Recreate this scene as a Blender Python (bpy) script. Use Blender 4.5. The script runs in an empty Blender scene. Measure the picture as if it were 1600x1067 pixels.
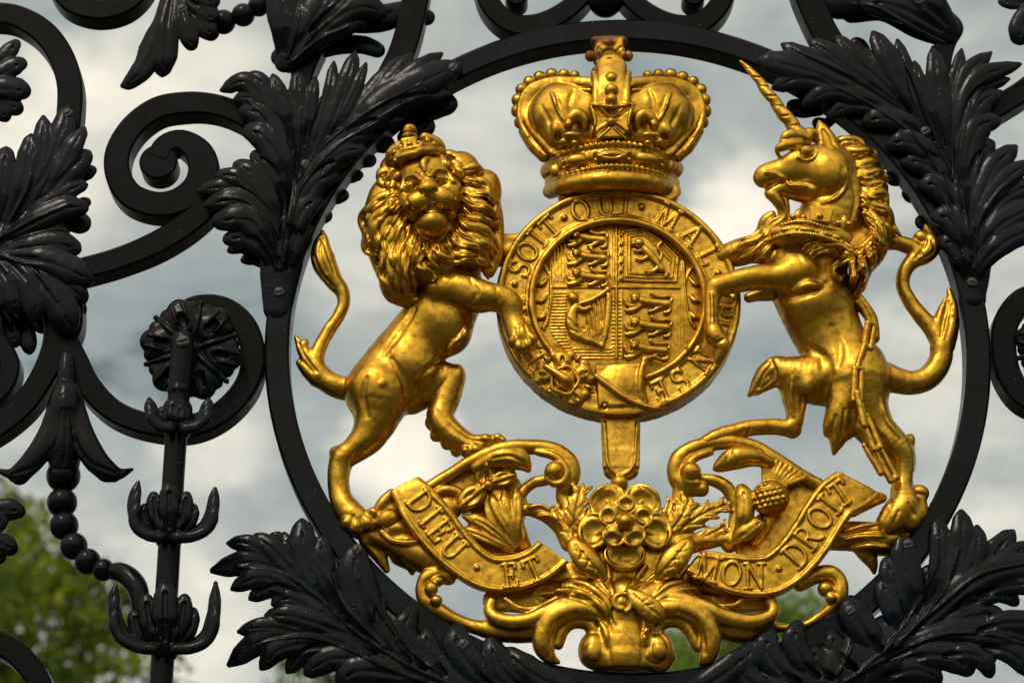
import bpy, math, random
import numpy as np
R_ = math.radians
random.seed(7)
scene = bpy.context.scene
col = scene.collection

# ------------------------------------------------------------------ camera
FPX = 4020.0                      # focal length in photo pixels (1600 wide)
PITCH = R_(21.2)
CAM = (0.0, -3.8, 1.6)
cam_d = bpy.data.cameras.new("camera")
cam = bpy.data.objects.new("camera", cam_d)
col.objects.link(cam)
cam.location = CAM
cam.rotation_euler = (R_(90) + PITCH, 0, 0)
cam_d.sensor_fit = 'HORIZONTAL'
cam_d.sensor_width = 36.0
cam_d.lens = 36.0 * FPX / 1600.0
cam_d.clip_start = 0.1
cam_d.clip_end = 5000
cam_d.dof.use_dof = True
cam_d.dof.focus_distance = 3.98
cam_d.dof.aperture_fstop = 5.6
scene.camera = cam
scene.render.resolution_x, scene.render.resolution_y = 1024, 682

# ------------------------------------------------------------------ light
SUN_EL, SUN_AZ = R_(48), R_(205)   # azimuth from +Y clockwise: sun stands behind the camera, to the left
sd = (math.sin(SUN_AZ) * math.cos(SUN_EL), math.cos(SUN_AZ) * math.cos(SUN_EL), math.sin(SUN_EL))
from mathutils import Vector
sun_d = bpy.data.lights.new("sun", 'SUN')
sun_d.energy = 1.25
sun_d.angle = R_(10)
sun_d.color = (1.0, 0.93, 0.80)
sun = bpy.data.objects.new("sun", sun_d)
col.objects.link(sun)
sun.location = (0, 0, 20)
sun.rotation_euler = Vector(sd).to_track_quat('Z', 'Y').to_euler()
scene.view_settings.view_transform = 'Standard'
scene.view_settings.look = 'None'
scene.view_settings.exposure = 0.0
scene.view_settings.gamma = 1.0
scene.cycles.use_denoising = True
scene.cycles.max_bounces = 6
scene.cycles.glossy_bounces = 4

def px_dir(u, v):
    a, b = (u - 800) / FPX, -(v - 533.5) / FPX
    d = np.array([a, math.cos(PITCH) - b * math.sin(PITCH), math.sin(PITCH) + b * math.cos(PITCH)])
    return d / np.linalg.norm(d)

world = bpy.data.worlds.new("World")
scene.world = world
world.use_nodes = True
wt = world.node_tree
wt.nodes.clear()
def WN(t, **kw):
    n = wt.nodes.new(t)
    for k, v in kw.items(): setattr(n, k, v)
    return n
def wmath(op, a, b=None, c=None, clamp=False):
    n = WN('ShaderNodeMath', operation=op, use_clamp=clamp)
    for i, x in enumerate((a, b, c)):
        if x is None: continue
        if isinstance(x, (int, float)): n.inputs[i].default_value = x
        else: wt.links.new(x, n.inputs[i])
    return n.outputs[0]
w_out = WN('ShaderNodeOutputWorld'); w_bg = WN('ShaderNodeBackground')
wt.links.new(w_bg.outputs[0], w_out.inputs[0])
w_tc = WN('ShaderNodeTexCoord')
sky = WN('ShaderNodeTexSky', sky_type='NISHITA', sun_disc=False, sun_elevation=SUN_EL, sun_rotation=SUN_AZ,
         altitude=50, air_density=1.0, dust_density=2.0, ozone_density=1.0)
# clouds: two octaves of noise that also push the cloud banks out of shape
nz = WN('ShaderNodeTexNoise'); nz.inputs['Scale'].default_value = 9; nz.inputs['Detail'].default_value = 6
nz.inputs['Roughness'].default_value = 0.58; nz.inputs['Distortion'].default_value = 0.4
wmap = WN('ShaderNodeMapping'); wmap.inputs['Scale'].default_value = (1.0, 1.0, 2.0)
wt.links.new(w_tc.outputs['Generated'], wmap.inputs[0]); wt.links.new(wmap.outputs[0], nz.inputs['Vector'])
warp = WN('ShaderNodeVectorMath', operation='MULTIPLY_ADD')
wt.links.new(nz.outputs['Color'], warp.inputs[0])
warp.inputs[1].default_value = (0.09, 0.03, 0.06)
wt.links.new(w_tc.outputs['Generated'], warp.inputs[2])
off = WN('ShaderNodeVectorMath', operation='SUBTRACT'); wt.links.new(warp.outputs[0], off.inputs[0])
off.inputs[1].default_value = (0.045, 0.015, 0.03)
wnorm = WN('ShaderNodeVectorMath', operation='NORMALIZE'); wt.links.new(off.outputs[0], wnorm.inputs[0])
# bright and dark cloud banks: direction (as seen over the gate), angular radius, amount
BANKS = [(280, 90, 190, .34), (60, 230, 190, .26), (120, 90, 90, .15), (1190, 340, 120, .36), (640, 690, 130, .40),
         (330, 690, 130, .30), (300, 960, 170, .36), (760, 130, 150, .16), (500, 400, 160, .08), (1430, 600, 170, .20),
         (1560, 800, 160, .16), (850, 1040, 160, .25), (1580, 480, 120, .14), (1000, 230, 190, -.05), (1250, 130, 200, -.06),
         (560, 640, 60, -.06), (850, 640, 140, -.10), (250, 610, 80, -.10), (370, 830, 80, -.10), (1290, 680, 120, -.07), (230, 60, 40, -.1)]
nz2 = WN('ShaderNodeTexNoise'); nz2.inputs['Scale'].default_value = 26; nz2.inputs['Detail'].default_value = 5; nz2.inputs['Roughness'].default_value = 0.6
wt.links.new(wmap.outputs[0], nz2.inputs['Vector'])
acc = wmath('MULTIPLY_ADD', nz.outputs['Fac'], 1.25, 0.325 - 0.625)
acc = wmath('ADD', acc, wmath('MULTIPLY_ADD', nz2.outputs['Fac'], 0.40, -0.20))
for (bu, bv, br, amt) in BANKS:
    dv = px_dir(bu, bv)
    dp = WN('ShaderNodeVectorMath', operation='DOT_PRODUCT'); wt.links.new(wnorm.outputs[0], dp.inputs[0])
    dp.inputs[1].default_value = tuple(dv)
    mr = WN('ShaderNodeMapRange', interpolation_type='SMOOTHSTEP', clamp=True)
    wt.links.new(dp.outputs['Value'], mr.inputs['Value'])
    mr.inputs['From Min'].default_value = math.cos(br / FPX); mr.inputs['From Max'].default_value = 1.0
    mr.inputs['To Min'].default_value = 0.0; mr.inputs['To Max'].default_value = amt
    acc = wmath('ADD', acc, mr.outputs[0])
# the half of the sky around the sun (behind the camera) is brighter cloud
sepx = WN('ShaderNodeSeparateXYZ'); wt.links.new(w_tc.outputs['Generated'], sepx.inputs[0])
SUNSIDE = WN('ShaderNodeVectorMath', operation='DOT_PRODUCT'); wt.links.new(w_tc.outputs['Generated'], SUNSIDE.inputs[0])
SUNSIDE.inputs[1].default_value = sd
sglow = WN('ShaderNodeMapRange', interpolation_type='SMOOTHSTEP', clamp=True)
wt.links.new(SUNSIDE.outputs['Value'], sglow.inputs['Value'])
sglow.inputs['From Min'].default_value = 0.1; sglow.inputs['From Max'].default_value = 1.0
sglow.inputs['To Min'].default_value = 0.0; sglow.inputs['To Max'].default_value = 0.75
low = WN('ShaderNodeMapRange', interpolation_type='SMOOTHSTEP', clamp=True)       # unseen low sky on that side, darkened to deepen the gilding's reflections
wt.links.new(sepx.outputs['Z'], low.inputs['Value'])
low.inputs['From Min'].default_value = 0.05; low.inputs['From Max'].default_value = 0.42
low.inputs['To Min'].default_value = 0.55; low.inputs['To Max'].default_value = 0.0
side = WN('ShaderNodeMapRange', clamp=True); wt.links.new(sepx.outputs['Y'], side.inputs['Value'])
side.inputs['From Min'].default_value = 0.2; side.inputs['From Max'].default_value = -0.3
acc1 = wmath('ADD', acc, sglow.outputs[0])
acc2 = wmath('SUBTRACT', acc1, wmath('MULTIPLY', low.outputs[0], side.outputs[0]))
ramp = WN('ShaderNodeValToRGB')
cr = ramp.color_ramp
cr.elements[0].position = 0.0; cr.elements[0].color = (0.10, 0.12, 0.12, 1)
cr.elements[1].position = 1.0; cr.elements[1].color = (1.35, 1.22, 1.0, 1)
for p, c in ((0.12, (0.31, 0.36, 0.36, 1)), (0.24, (0.40, 0.44, 0.42, 1)), (0.36, (0.50, 0.525, 0.485, 1)), (0.62, (0.83, 0.80, 0.69, 1))):
    e = cr.elements.new(p); e.color = c
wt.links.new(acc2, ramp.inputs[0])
skys = WN('ShaderNodeVectorMath', operation='SCALE'); wt.links.new(sky.outputs[0], skys.inputs[0]); skys.inputs['Scale'].default_value = 0.08
wmix = WN('ShaderNodeMix', data_type='RGBA'); wmix.inputs[0].default_value = 0.9
wt.links.new(skys.outputs[0], wmix.inputs[6]); wt.links.new(ramp.outputs[0], wmix.inputs[7])
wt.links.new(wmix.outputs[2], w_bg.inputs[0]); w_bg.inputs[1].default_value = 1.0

# ------------------------------------------------------------------ pixel of the photograph -> point on the gate (mm: x right, y up, z towards the viewer)
ct, st = math.cos(PITCH), math.sin(PITCH)
def U(u, v, d=0.0):
    u = np.asarray(u, float); v = np.asarray(v, float); d = np.asarray(d, float)
    a, b = (u - 800) / FPX, -(v - 533.5) / FPX
    dy = ct - b * st; dz = st + b * ct
    t = (3800.0 - d) / dy
    return np.stack([t * a, 1600.0 + t * dz, d + 0 * t], -1)
def S(u, v, d=0.0):               # millimetres per pixel there
    b = -(np.asarray(v, float) - 533.5) / FPX
    return (3800.0 - np.asarray(d, float)) / (ct - b * st) / FPX
def PX(p):                        # back to pixels
    p = np.asarray(p, float)
    wy = 3800.0 - p[..., 2]; wx = p[..., 0]; wz = p[..., 1] - 1600.0
    f = wy * ct + wz * st; up = -wy * st + wz * ct
    return np.stack([800 + FPX * wx / f, 533.5 - FPX * up / f], -1)
def W(p):                         # mm -> world metres
    p = np.asarray(p, float)
    return np.stack([p[..., 0], -p[..., 2], p[..., 1]], -1) / 1000.0
def spline(pts, step):
    """Catmull-Rom through rows of pts, sampled about every `step` pixels."""
    P = np.asarray(pts, float)
    if len(P) < 2: return P
    ext = np.vstack([2 * P[0] - P[1], P, 2 * P[-1] - P[-2]])
    out = []
    for i in range(len(P) - 1):
        p0, p1, p2, p3 = ext[i:i + 4]
        n = max(1, int(math.ceil(np.linalg.norm((p2 - p1)[:2]) / step)))
        t = (np.arange(n) / n)[:, None]
        out.append(0.5 * (2 * p1 + (p2 - p0) * t + (2 * p0 - 5 * p1 + 4 * p2 - p3) * t ** 2 + (3 * p1 - p0 - 3 * p2 + p3) * t ** 3))
    out.append(P[-1:])
    return np.vstack(out)

# ------------------------------------------------------------------ clay: a distance field on a grid that is modelled, carved and then skinned
def smin(a, b, k):
    if k <= 0: return np.minimum(a, b)
    h = np.maximum(k - np.abs(a - b), 0) / k
    return np.minimum(a, b) - h * h * k * 0.25
class Clay:
    def __init__(s, u0, v0, u1, v1, z0, z1, h=1.7):
        c = np.vstack([U(u, v, z) for u in (u0, u1) for v in (v0, v1) for z in (z0, z1)])
        s.lo = c.min(0) - 3 * h; s.lo[2] = z0 - 3 * h
        hi = c.max(0) + 3 * h; hi[2] = z1 + 3 * h
        s.h = h
        s.n = np.ceil((hi - s.lo) / h).astype(int) + 1
        s.F = np.full(s.n, 60.0, np.float32)
        s.ax = [(s.lo[i] + h * np.arange(s.n[i])).astype(np.float32) for i in range(3)]
    def sl(s, lo, hi, within=None):
        a = np.clip(np.floor((np.asarray(lo) - s.lo) / s.h).astype(int), 0, s.n)
        b = np.clip(np.ceil((np.asarray(hi) - s.lo) / s.h).astype(int) + 1, 0, s.n)
        if within is not None:
            a = np.maximum(a, [w.start for w in within]); b = np.minimum(b, [w.stop for w in within])
        if np.any(b <= a): return None
        return tuple(slice(a[i], b[i]) for i in range(3))
    def xyz(s, sl):
        return s.ax[0][sl[0]][:, None, None], s.ax[1][sl[1]][None, :, None], s.ax[2][sl[2]][None, None, :]
    def put(s, sl, d, k, op):
        A = s.F[sl]
        s.F[sl] = smin(A, d, k) if op == '+' else -smin(-A, d, k)
    def chain(s, P, Rr, k=4, fl=1.0, op='+'):
        P = np.asarray(P, float); Rr = np.asarray(Rr, float)
        if len(P) == 1: P = np.vstack([P, P + 1e-3]); Rr = np.append(Rr, Rr)
        pad = k + 2 * s.h
        lo = (P - Rr[:, None]).min(0) - pad; hi = (P + Rr[:, None]).max(0) + pad
        big = s.sl(lo, hi)
        if big is None: return
        T = np.full(tuple(q.stop - q.start for q in big), 60.0, np.float32)
        for i in range(len(P) - 1):
            a, b, ra, rb = P[i], P[i + 1], Rr[i], Rr[i + 1]
            r = max(ra, rb)
            sl = s.sl(np.minimum(a, b) - r - pad, np.maximum(a, b) + r + pad, big)
            if sl is None: continue
            X, Y, Z = s.xyz(sl)
            e = b - a; ez = e[2] / fl
            L = max(e[0] ** 2 + e[1] ** 2 + ez ** 2, 1e-9)
            dx = X - np.float32(a[0]); dy = Y - np.float32(a[1]); dz = (Z - np.float32(a[2])) / np.float32(fl)
            t = np.clip((dx * e[0] + dy * e[1] + dz * ez) / L, 0, 1)
            d = np.sqrt((dx - t * e[0]) ** 2 + (dy - t * e[1]) ** 2 + (dz - t * ez) ** 2) - (ra + (rb - ra) * t)
            loc = tuple(slice(sl[j].start - big[j].start, sl[j].stop - big[j].start) for j in range(3))
            T[loc] = np.minimum(T[loc], d.astype(np.float32))
        s.put(big, T, k, op)
    def tube(s, pts, k=4, fl=1.0, op='+', rs=1.0):
        P = np.asarray(pts, float)
        Q = spline(P, max(3.0, 0.3 * P[:, 3].mean()))
        s.chain(U(Q[:, 0], Q[:, 1], Q[:, 2]), np.maximum(Q[:, 3], .4) * rs * S(Q[:, 0], Q[:, 1], Q[:, 2]), k, fl, op)
    def ell(s, u, v, d, ru, rv, rd, ang=0, k=4, op='+'):
        c = U(u, v, d); q = S(u, v, d)
        ru, rv = ru * q, rv * q * 1.04
        m = max(ru, rv) + k + 2 * s.h
        sl = s.sl(c - [m, m, rd + k + 2 * s.h], c + [m, m, rd + k + 2 * s.h])
        if sl is None: return
        X, Y, Z = s.xyz(sl)
        ca, sa = math.cos(R_(ang)), math.sin(R_(ang))
        dx, dy, dz = X - c[0], Y - c[1], Z - c[2]
        a, b = dx * ca + dy * sa, -dx * sa + dy * ca
        k0 = np.sqrt((a / ru) ** 2 + (b / rv) ** 2 + (dz / rd) ** 2)
        k1 = np.sqrt((a / ru ** 2) ** 2 + (b / rv ** 2) ** 2 + (dz / rd ** 2) ** 2) + 1e-6
        s.put(sl, (k0 * (k0 - 1) / k1).astype(np.float32), k, op)
    def ball(s, u, v, d, r, k=2, op='+'): s.ell(u, v, d, r, r / 1.04, r * S(u, v, d), 0, k, op)
    def box(s, u, v, d, hu, hv, hd, ang=0, rd=3, k=2, op='+', taper=0.0):
        c = U(u, v, d); q = S(u, v, d); hu, hv = hu * q, hv * q * 1.04
        m = math.hypot(hu, hv) + k + 2 * s.h + abs(taper) * hv
        sl = s.sl(c - [m, m, hd + k + 2 * s.h], c + [m, m, hd + k + 2 * s.h])
        if sl is None: return
        X, Y, Z = s.xyz(sl)
        ca, sa = math.cos(R_(ang)), math.sin(R_(ang))
        dx, dy, dz = X - c[0], Y - c[1], Z - c[2]
        a, b = dx * ca + dy * sa, -dx * sa + dy * ca
        w = hu + taper * b
        qx, qy, qz = np.abs(a) - w + rd, np.abs(b) - hv + rd, np.abs(dz) - hd + rd
        d = np.sqrt(np.maximum(qx, 0) ** 2 + np.maximum(qy, 0) ** 2 + np.maximum(qz, 0) ** 2) + np.minimum(np.maximum(np.maximum(qx, qy), qz), 0) - rd
        s.put(sl, d.astype(np.float32), k, op)
    def slab(s, pts, k=2, op='+', rd=2.5):
        """flat band: rows of (u, v, d, half width, half thickness)."""
        Q = spline(pts, 2.5)
        P = U(Q[:, 0], Q[:, 1], Q[:, 2]); q = S(Q[:, 0], Q[:, 1], Q[:, 2]); H = Q[:, 3] * q; T = Q[:, 4]
        pad = k + 2 * s.h
        lo = np.array([(P[:, 0] - H).min(), (P[:, 1] - H).min(), (P[:, 2] - T).min()]) - pad
        hi = np.array([(P[:, 0] + H).max(), (P[:, 1] + H).max(), (P[:, 2] + T).max()]) + pad
        big = s.sl(lo, hi)
        if big is None: return
        out = np.full(tuple(w.stop - w.start for w in big), 60.0, np.float32)
        for i in range(len(P) - 1):
            a, b = P[i], P[i + 1]; r = max(H[i], H[i + 1]); tt = max(T[i], T[i + 1])
            l2, h2 = np.minimum(a, b), np.maximum(a, b)
            sl = s.sl(l2 - [r + pad, r + pad, tt + pad], h2 + [r + pad, r + pad, tt + pad], big)
            if sl is None: continue
            X, Y, Z = s.xyz(sl); e = b - a; L = max(e[0] ** 2 + e[1] ** 2, 1e-9)
            dx, dy = X - a[0], Y - a[1]
            t = np.clip((dx * e[0] + dy * e[1]) / L, 0, 1)
            d2 = np.sqrt((dx - t * e[0]) ** 2 + (dy - t * e[1]) ** 2) - (H[i] + (H[i + 1] - H[i]) * t) + rd
            dz = np.abs(Z - (a[2] + e[2] * t)) - (T[i] + (T[i + 1] - T[i]) * t) + rd
            d = np.sqrt(np.maximum(d2, 0) ** 2 + np.maximum(dz, 0) ** 2) + np.minimum(np.maximum(d2, dz), 0) - rd
            loc = tuple(slice(sl[j].start - big[j].start, sl[j].stop - big[j].start) for j in range(3))
            out[loc] = np.minimum(out[loc], d.astype(np.float32))
        s.put(big, out, k, op)
    def surf(s, u, v, d=20.0):
        """depth of the front surface under a pixel."""
        u = np.atleast_1d(np.asarray(u, float)); v = np.atleast_1d(np.asarray(v, float)); d = np.full(u.shape, float(d))
        for _ in range(3):
            p = U(u, v, d)
            i = np.clip(np.round((p[:, :2] - s.lo[:2]) / s.h).astype(int), 0, s.n[:2] - 1)
            c = s.F[i[:, 0], i[:, 1]]
            ins = c < 0
            has = ins.any(1)
            top = s.n[2] - 1 - np.argmax(ins[:, ::-1], 1)
            top = np.clip(top, 0, s.n[2] - 2)
            f0 = c[np.arange(len(u)), top]; f1 = c[np.arange(len(u)), top + 1]
            z = s.ax[2][top] + s.h * np.clip(f0 / (f0 - f1 - 1e-9), 0, 1)
            if has.any(): z = np.where(has, z, np.interp(np.arange(len(u)), np.flatnonzero(has), z[has]))
            else: z = d
            d = z
        return d
    def stroke(s, pts, r=4.0, off=0.0, k=1.5, op='+', fl=1.0, prof=None, step=3.0, sm=2, wave=0.0):
        """a strand or a groove laid on the surface: rows of (u, v) or (u, v, r)."""
        P = np.asarray(pts, float)
        if P.shape[1] == 2: P = np.hstack([P, np.full((len(P), 1), float(r))])
        Q = spline(P, step)
        if prof is None and k >= 3: prof = ([0, .3, .7, 1], [.3, 1, 1, .3])
        if wave and len(Q) > 4:
            T = np.gradient(Q[:, :2], axis=0); T /= np.linalg.norm(T, axis=1)[:, None] + 1e-6
            a = np.cumsum(np.r_[0, np.linalg.norm(np.diff(Q[:, :2], axis=0), axis=1)])
            ww = wave * np.sin(a / 6.5 + P[0, 0]) * np.interp(np.linspace(0, 1, len(Q)), [0, .2, .8, 1], [0, 1, 1, .3])
            Q[:, :2] += np.stack([-T[:, 1], T[:, 0]], 1) * ww[:, None]
        z = s.surf(Q[:, 0], Q[:, 1])
        for _ in range(sm):
            if len(z) > 2: z = np.convolve(np.pad(z, 1, 'edge'), [.25, .5, .25], 'valid')
        t = np.linspace(0, 1, len(Q))
        rr = Q[:, 2] * (np.interp(t, *prof) if prof else 1)
        z = z + off * (np.interp(t, *prof) if prof else 1)
        s.chain(U(Q[:, 0], Q[:, 1], z), np.maximum(rr, .5) * S(Q[:, 0], Q[:, 1]), k, fl, op)
    def wobble(s, cell, amp, seed):
        """the unevenness of an old casting under many coats: smooth lumps of about `cell` mm."""
        rng = np.random.default_rng(seed)
        g = [a / cell for a in (s.ax[0] - s.lo[0], s.ax[1] - s.lo[1], s.ax[2] - s.lo[2])]
        A = rng.uniform(-1, 1, [int(x[-1]) + 3 for x in g]).astype(np.float32)
        for i in (2, 1, 0):
            q = np.floor(g[i]).astype(int); t = (g[i] - q).astype(np.float32); t = t * t * (3 - 2 * t)
            sh = [1, 1, 1]; sh[i] = len(t); t = t.reshape(sh)
            A = np.take(A, q, i) * (1 - t) + np.take(A, q + 1, i) * t
        s.F += amp * A
    def zmesh(s, name, root, mat, relax=1, rough=.38):
        if rough:
            sd_ = sum(map(ord, name)) + int(s.lo[0]) % 97
            s.wobble(17, rough * 1.2, sd_); s.wobble(7.5, rough * .7, sd_ + 1)
        F = s.F; h = s.h
        F[0] = F[-1] = 60; F[:, 0] = F[:, -1] = 60; F[:, :, 0] = F[:, :, -1] = 60
        ins = F < 0
        cnt = np.zeros(tuple(np.array(F.shape) - 1), np.int8)
        for a in (0, 1):
            for b in (0, 1):
                for c in (0, 1):
                    cnt += ins[a:F.shape[0] - 1 + a, b:F.shape[1] - 1 + b, c:F.shape[2] - 1 + c]
        act = (cnt > 0) & (cnt < 8)
        I = np.argwhere(act)
        idx = np.full(act.shape, -1, np.int32); idx[act] = np.arange(len(I))
        cor = np.array([[a, b, c] for a in (0, 1) for b in (0, 1) for c in (0, 1)])
        V = np.stack([F[I[:, 0] + a, I[:, 1] + b, I[:, 2] + c] for a, b, c in cor], 1)
        acc = np.zeros((len(I), 3)); n = np.zeros(len(I))
        for i in range(8):
            for j in range(i + 1, 8):
                if np.abs(cor[i] - cor[j]).sum() != 1: continue
                m = (V[:, i] < 0) != (V[:, j] < 0)
                t = V[:, i] / np.where(V[:, i] == V[:, j], 1, V[:, i] - V[:, j])
                p = cor[i] + t[:, None] * (cor[j] - cor[i])
                acc[m] += p[m]; n[m] += 1
        vert = s.lo + h * (I + acc / n[:, None])
        quads = []
        for axis in range(3):
            A = [slice(None)] * 3; B = [slice(None)] * 3
            A[axis] = slice(0, -1); B[axis] = slice(1, None)
            x = ins[tuple(A)] != ins[tuple(B)]
            o = [0, 1, 2]; o.remove(axis); p, q = o
            E = np.argwhere(x); E = E[(E[:, p] > 0) & (E[:, q] > 0)]
            E = E[(E[:, p] < act.shape[p]) & (E[:, q] < act.shape[q])]
            first = ins[E[:, 0], E[:, 1], E[:, 2]]
            def at(dp, dq):
                K = E.copy(); K[:, p] -= dp; K[:, q] -= dq
                return idx[K[:, 0], K[:, 1], K[:, 2]]
            Qd = np.stack([at(1, 1), at(0, 1), at(0, 0), at(1, 0)], 1)
            flip = first if axis != 1 else ~first
            Qd[~flip] = Qd[~flip][:, ::-1]
            quads.append(Qd)
        Qd = np.vstack(quads); Qd = Qd[(Qd >= 0).all(1)]
        if relax:
            e = np.vstack([Qd[:, [i, (i + 1) % 4]] for i in range(4)])
            e = np.vstack([e, e[:, ::-1]]); nv = len(vert)
            deg = np.maximum(np.bincount(e[:, 0], minlength=nv), 1)
            for it in range(relax * 2):
                av = np.stack([np.bincount(e[:, 0], vert[e[:, 1], c], nv) for c in range(3)], 1) / deg[:, None]
                vert = vert + (0.5 if it % 2 == 0 else -0.52) * (av - vert)
        s.F = None
        return mesh_obj(name, W(vert), Qd, mat, root)

# ------------------------------------------------------------------ objects
def thing(name, label, cat, loc, group=None):
    o = bpy.data.objects.new(name, None); col.objects.link(o)
    o.empty_display_size = 0.05
    o.location = loc; o['label'] = label; o['category'] = cat
    if group: o['group'] = group
    return o
def world_loc(o):
    p = Vector((0, 0, 0))
    while o is not None:
        p = p + o.location; o = o.parent
    return np.array(p)
def mesh_obj(name, verts, faces, mat, parent=None, smooth=True, origin=None):
    verts = np.asarray(verts, float)
    base = world_loc(parent) if parent is not None else np.zeros(3)
    org = base if origin is None else np.asarray(origin, float)
    me = bpy.data.meshes.new(name)
    if isinstance(faces, np.ndarray):
        nf, k = faces.shape
        me.vertices.add(len(verts)); me.vertices.foreach_set('co', (verts - org).astype(np.float32).ravel())
        me.loops.add(nf * k); me.loops.foreach_set('vertex_index', faces.astype(np.int32).ravel())
        me.polygons.add(nf); me.polygons.foreach_set('loop_start', np.arange(0, nf * k, k, dtype=np.int32))
        me.polygons.foreach_set('loop_total', np.full(nf, k, np.int32))
        me.update(calc_edges=True)
    else:
        me.from_pydata([tuple(p) for p in (verts - org)], [], faces)
    me.polygons.foreach_set('use_smooth', np.full(len(me.polygons), smooth))
    me.materials.append(mat); me.validate()
    o = bpy.data.objects.new(name, me); col.objects.link(o)
    if parent is not None: o.parent = parent
    o.location = org - base
    return o
def copy_to(o, loc, parent):
    c = o.copy(); col.objects.link(c); c.parent = parent
    c.location = np.asarray(loc) - world_loc(parent)
    return c

# ------------------------------------------------------------------ materials
def new_mat(name):
    m = bpy.data.materials.new(name); m.use_nodes = True
    nt = m.node_tree; b = nt.nodes['Principled BSDF']
    return m, nt, b
def N(nt, t, **kw):
    n = nt.nodes.new(t)
    for k, v in kw.items():
        if k in n.inputs: n.inputs[k].default_value = v
        else: setattr(n, k, v)
    return n
def noise(nt, vec, scale, detail=4, rough=.55):
    n = N(nt, 'ShaderNodeTexNoise'); n.inputs['Scale'].default_value = scale
    n.inputs['Detail'].default_value = detail; n.inputs['Roughness'].default_value = rough
    nt.links.new(vec, n.inputs['Vector']); return n.outputs['Fac']
def ramp2(nt, fac, p0, p1, c0=0.0, c1=1.0):
    r = N(nt, 'ShaderNodeMapRange'); r.clamp = True
    nt.links.new(fac, r.inputs['Value'])
    for k, v in (('From Min', p0), ('From Max', p1), ('To Min', c0), ('To Max', c1)): r.inputs[k].default_value = v
    return r.outputs[0]
def mixc(nt, fac, a, b):
    m = N(nt, 'ShaderNodeMix', data_type='RGBA')
    for i, x in ((0, fac), (6, a), (7, b)):
        if isinstance(x, (int, float)): m.inputs[i].default_value = x
        elif isinstance(x, tuple): m.inputs[i].default_value = (*x, 1)
        else: nt.links.new(x, m.inputs[i])
    return m.outputs[2]
def mmul(nt, a, b, op='MULTIPLY'):
    m = N(nt, 'ShaderNodeMath', operation=op)
    for i, x in enumerate((a, b)):
        if isinstance(x, (int, float)): m.inputs[i].default_value = x
        else: nt.links.new(x, m.inputs[i])
    return m.outputs[0]
def gold_material(name, rust=0.0, patina=0.0):
    m, nt, b = new_mat(name)
    tc = N(nt, 'ShaderNodeNewGeometry'); P = tc.outputs['Position']
    big = noise(nt, P, 22, 5, .6); mid = noise(nt, P, 95, 4, .6); fine = noise(nt, P, 520, 3, .6)
    c = mixc(nt, ramp2(nt, big, .35, .68), (0.71, 0.41, 0.046), (0.47, 0.25, 0.022))
    c = mixc(nt, ramp2(nt, mid, .48, .68, 0, .7), c, (0.27, 0.125, 0.014))
    # worn spots where the gilding has gone: red-brown, dull, with a shape of their own
    spot = mmul(nt, ramp2(nt, noise(nt, P, 38, 6, .68), .645 - .15 * rust, .70 - .12 * rust), 0.9)
    c = mixc(nt, spot, c, (0.16, 0.045, 0.012))
    vo = N(nt, 'ShaderNodeTexVoronoi'); vo.inputs['Scale'].default_value = 210; nt.links.new(P, vo.inputs['Vector'])
    pit = mmul(nt, ramp2(nt, vo.outputs['Distance'], .24, .14), ramp2(nt, noise(nt, P, 46, 4, .6), .50, .58))
    c = mixc(nt, mmul(nt, pit, .75), c, (0.10, 0.05, 0.015))
    nt.links.new(c, b.inputs['Base Color'])
    b.inputs['Metallic'].default_value = 1.0
    met = ramp2(nt, spot, 0, 1, 1.0, .35); nt.links.new(met, b.inputs['Metallic'])
    ro = ramp2(nt, mid, .3, .7, .27, .48)
    ro = mmul(nt, ro, mmul(nt, spot, .3), 'ADD'); nt.links.new(ro, b.inputs['Roughness'])
    bp = N(nt, 'ShaderNodeBump'); bp.inputs['Strength'].default_value = .22; bp.inputs['Distance'].default_value = .002
    hsum = mmul(nt, mmul(nt, fine, .35), mmul(nt, mid, .9), 'ADD')
    hsum = mmul(nt, hsum, mmul(nt, pit, -.7), 'ADD')
    nt.links.new(hsum, bp.inputs['Height']); nt.links.new(bp.outputs[0], b.inputs['Normal'])
    return m
def iron_material(name, tint=(0.0032, 0.0033, 0.0038), blue=.6, rough=(.14, .36), spec=.16):
    m, nt, b = new_mat(name)
    P = N(nt, 'ShaderNodeNewGeometry').outputs['Position']
    big = noise(nt, P, 9, 5, .6); mid = noise(nt, P, 48, 5, .62); fine = noise(nt, P, 260, 3, .6)
    c = mixc(nt, ramp2(nt, big, .44, .62, 0, blue), tint, (0.006, 0.011, 0.019))
    c = mixc(nt, ramp2(nt, mid, .62, .80, 0, .5), c, (0.022, 0.027, 0.031))     # dusty bloom
    vo = N(nt, 'ShaderNodeTexVoronoi'); vo.inputs['Scale'].default_value = 120; nt.links.new(P, vo.inputs['Vector'])
    speck = mmul(nt, ramp2(nt, vo.outputs['Distance'], .10, .06), ramp2(nt, noise(nt, P, 30, 3), .56, .62))
    c = mixc(nt, mmul(nt, speck, .6), c, (0.35, 0.36, 0.36))
    nt.links.new(c, b.inputs['Base Color'])
    ro = ramp2(nt, mid, .3, .75, rough[0], rough[1]); nt.links.new(ro, b.inputs['Roughness'])
    b.inputs['IOR'].default_value = 1.45; b.inputs['Specular IOR Level'].default_value = spec
    bp = N(nt, 'ShaderNodeBump'); bp.inputs['Strength'].default_value = .25; bp.inputs['Distance'].default_value = .0025
    nt.links.new(mmul(nt, mmul(nt, mid, .8), mmul(nt, fine, .18), 'ADD'), bp.inputs['Height'])
    nt.links.new(bp.outputs[0], b.inputs['Normal'])
    return m
GOLD = gold_material("gilding")
GOLD_WORN = gold_material("worn_gilding", rust=.75)
GOLD_RUST = gold_material("rusted_gilding", rust=1.6)
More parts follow.
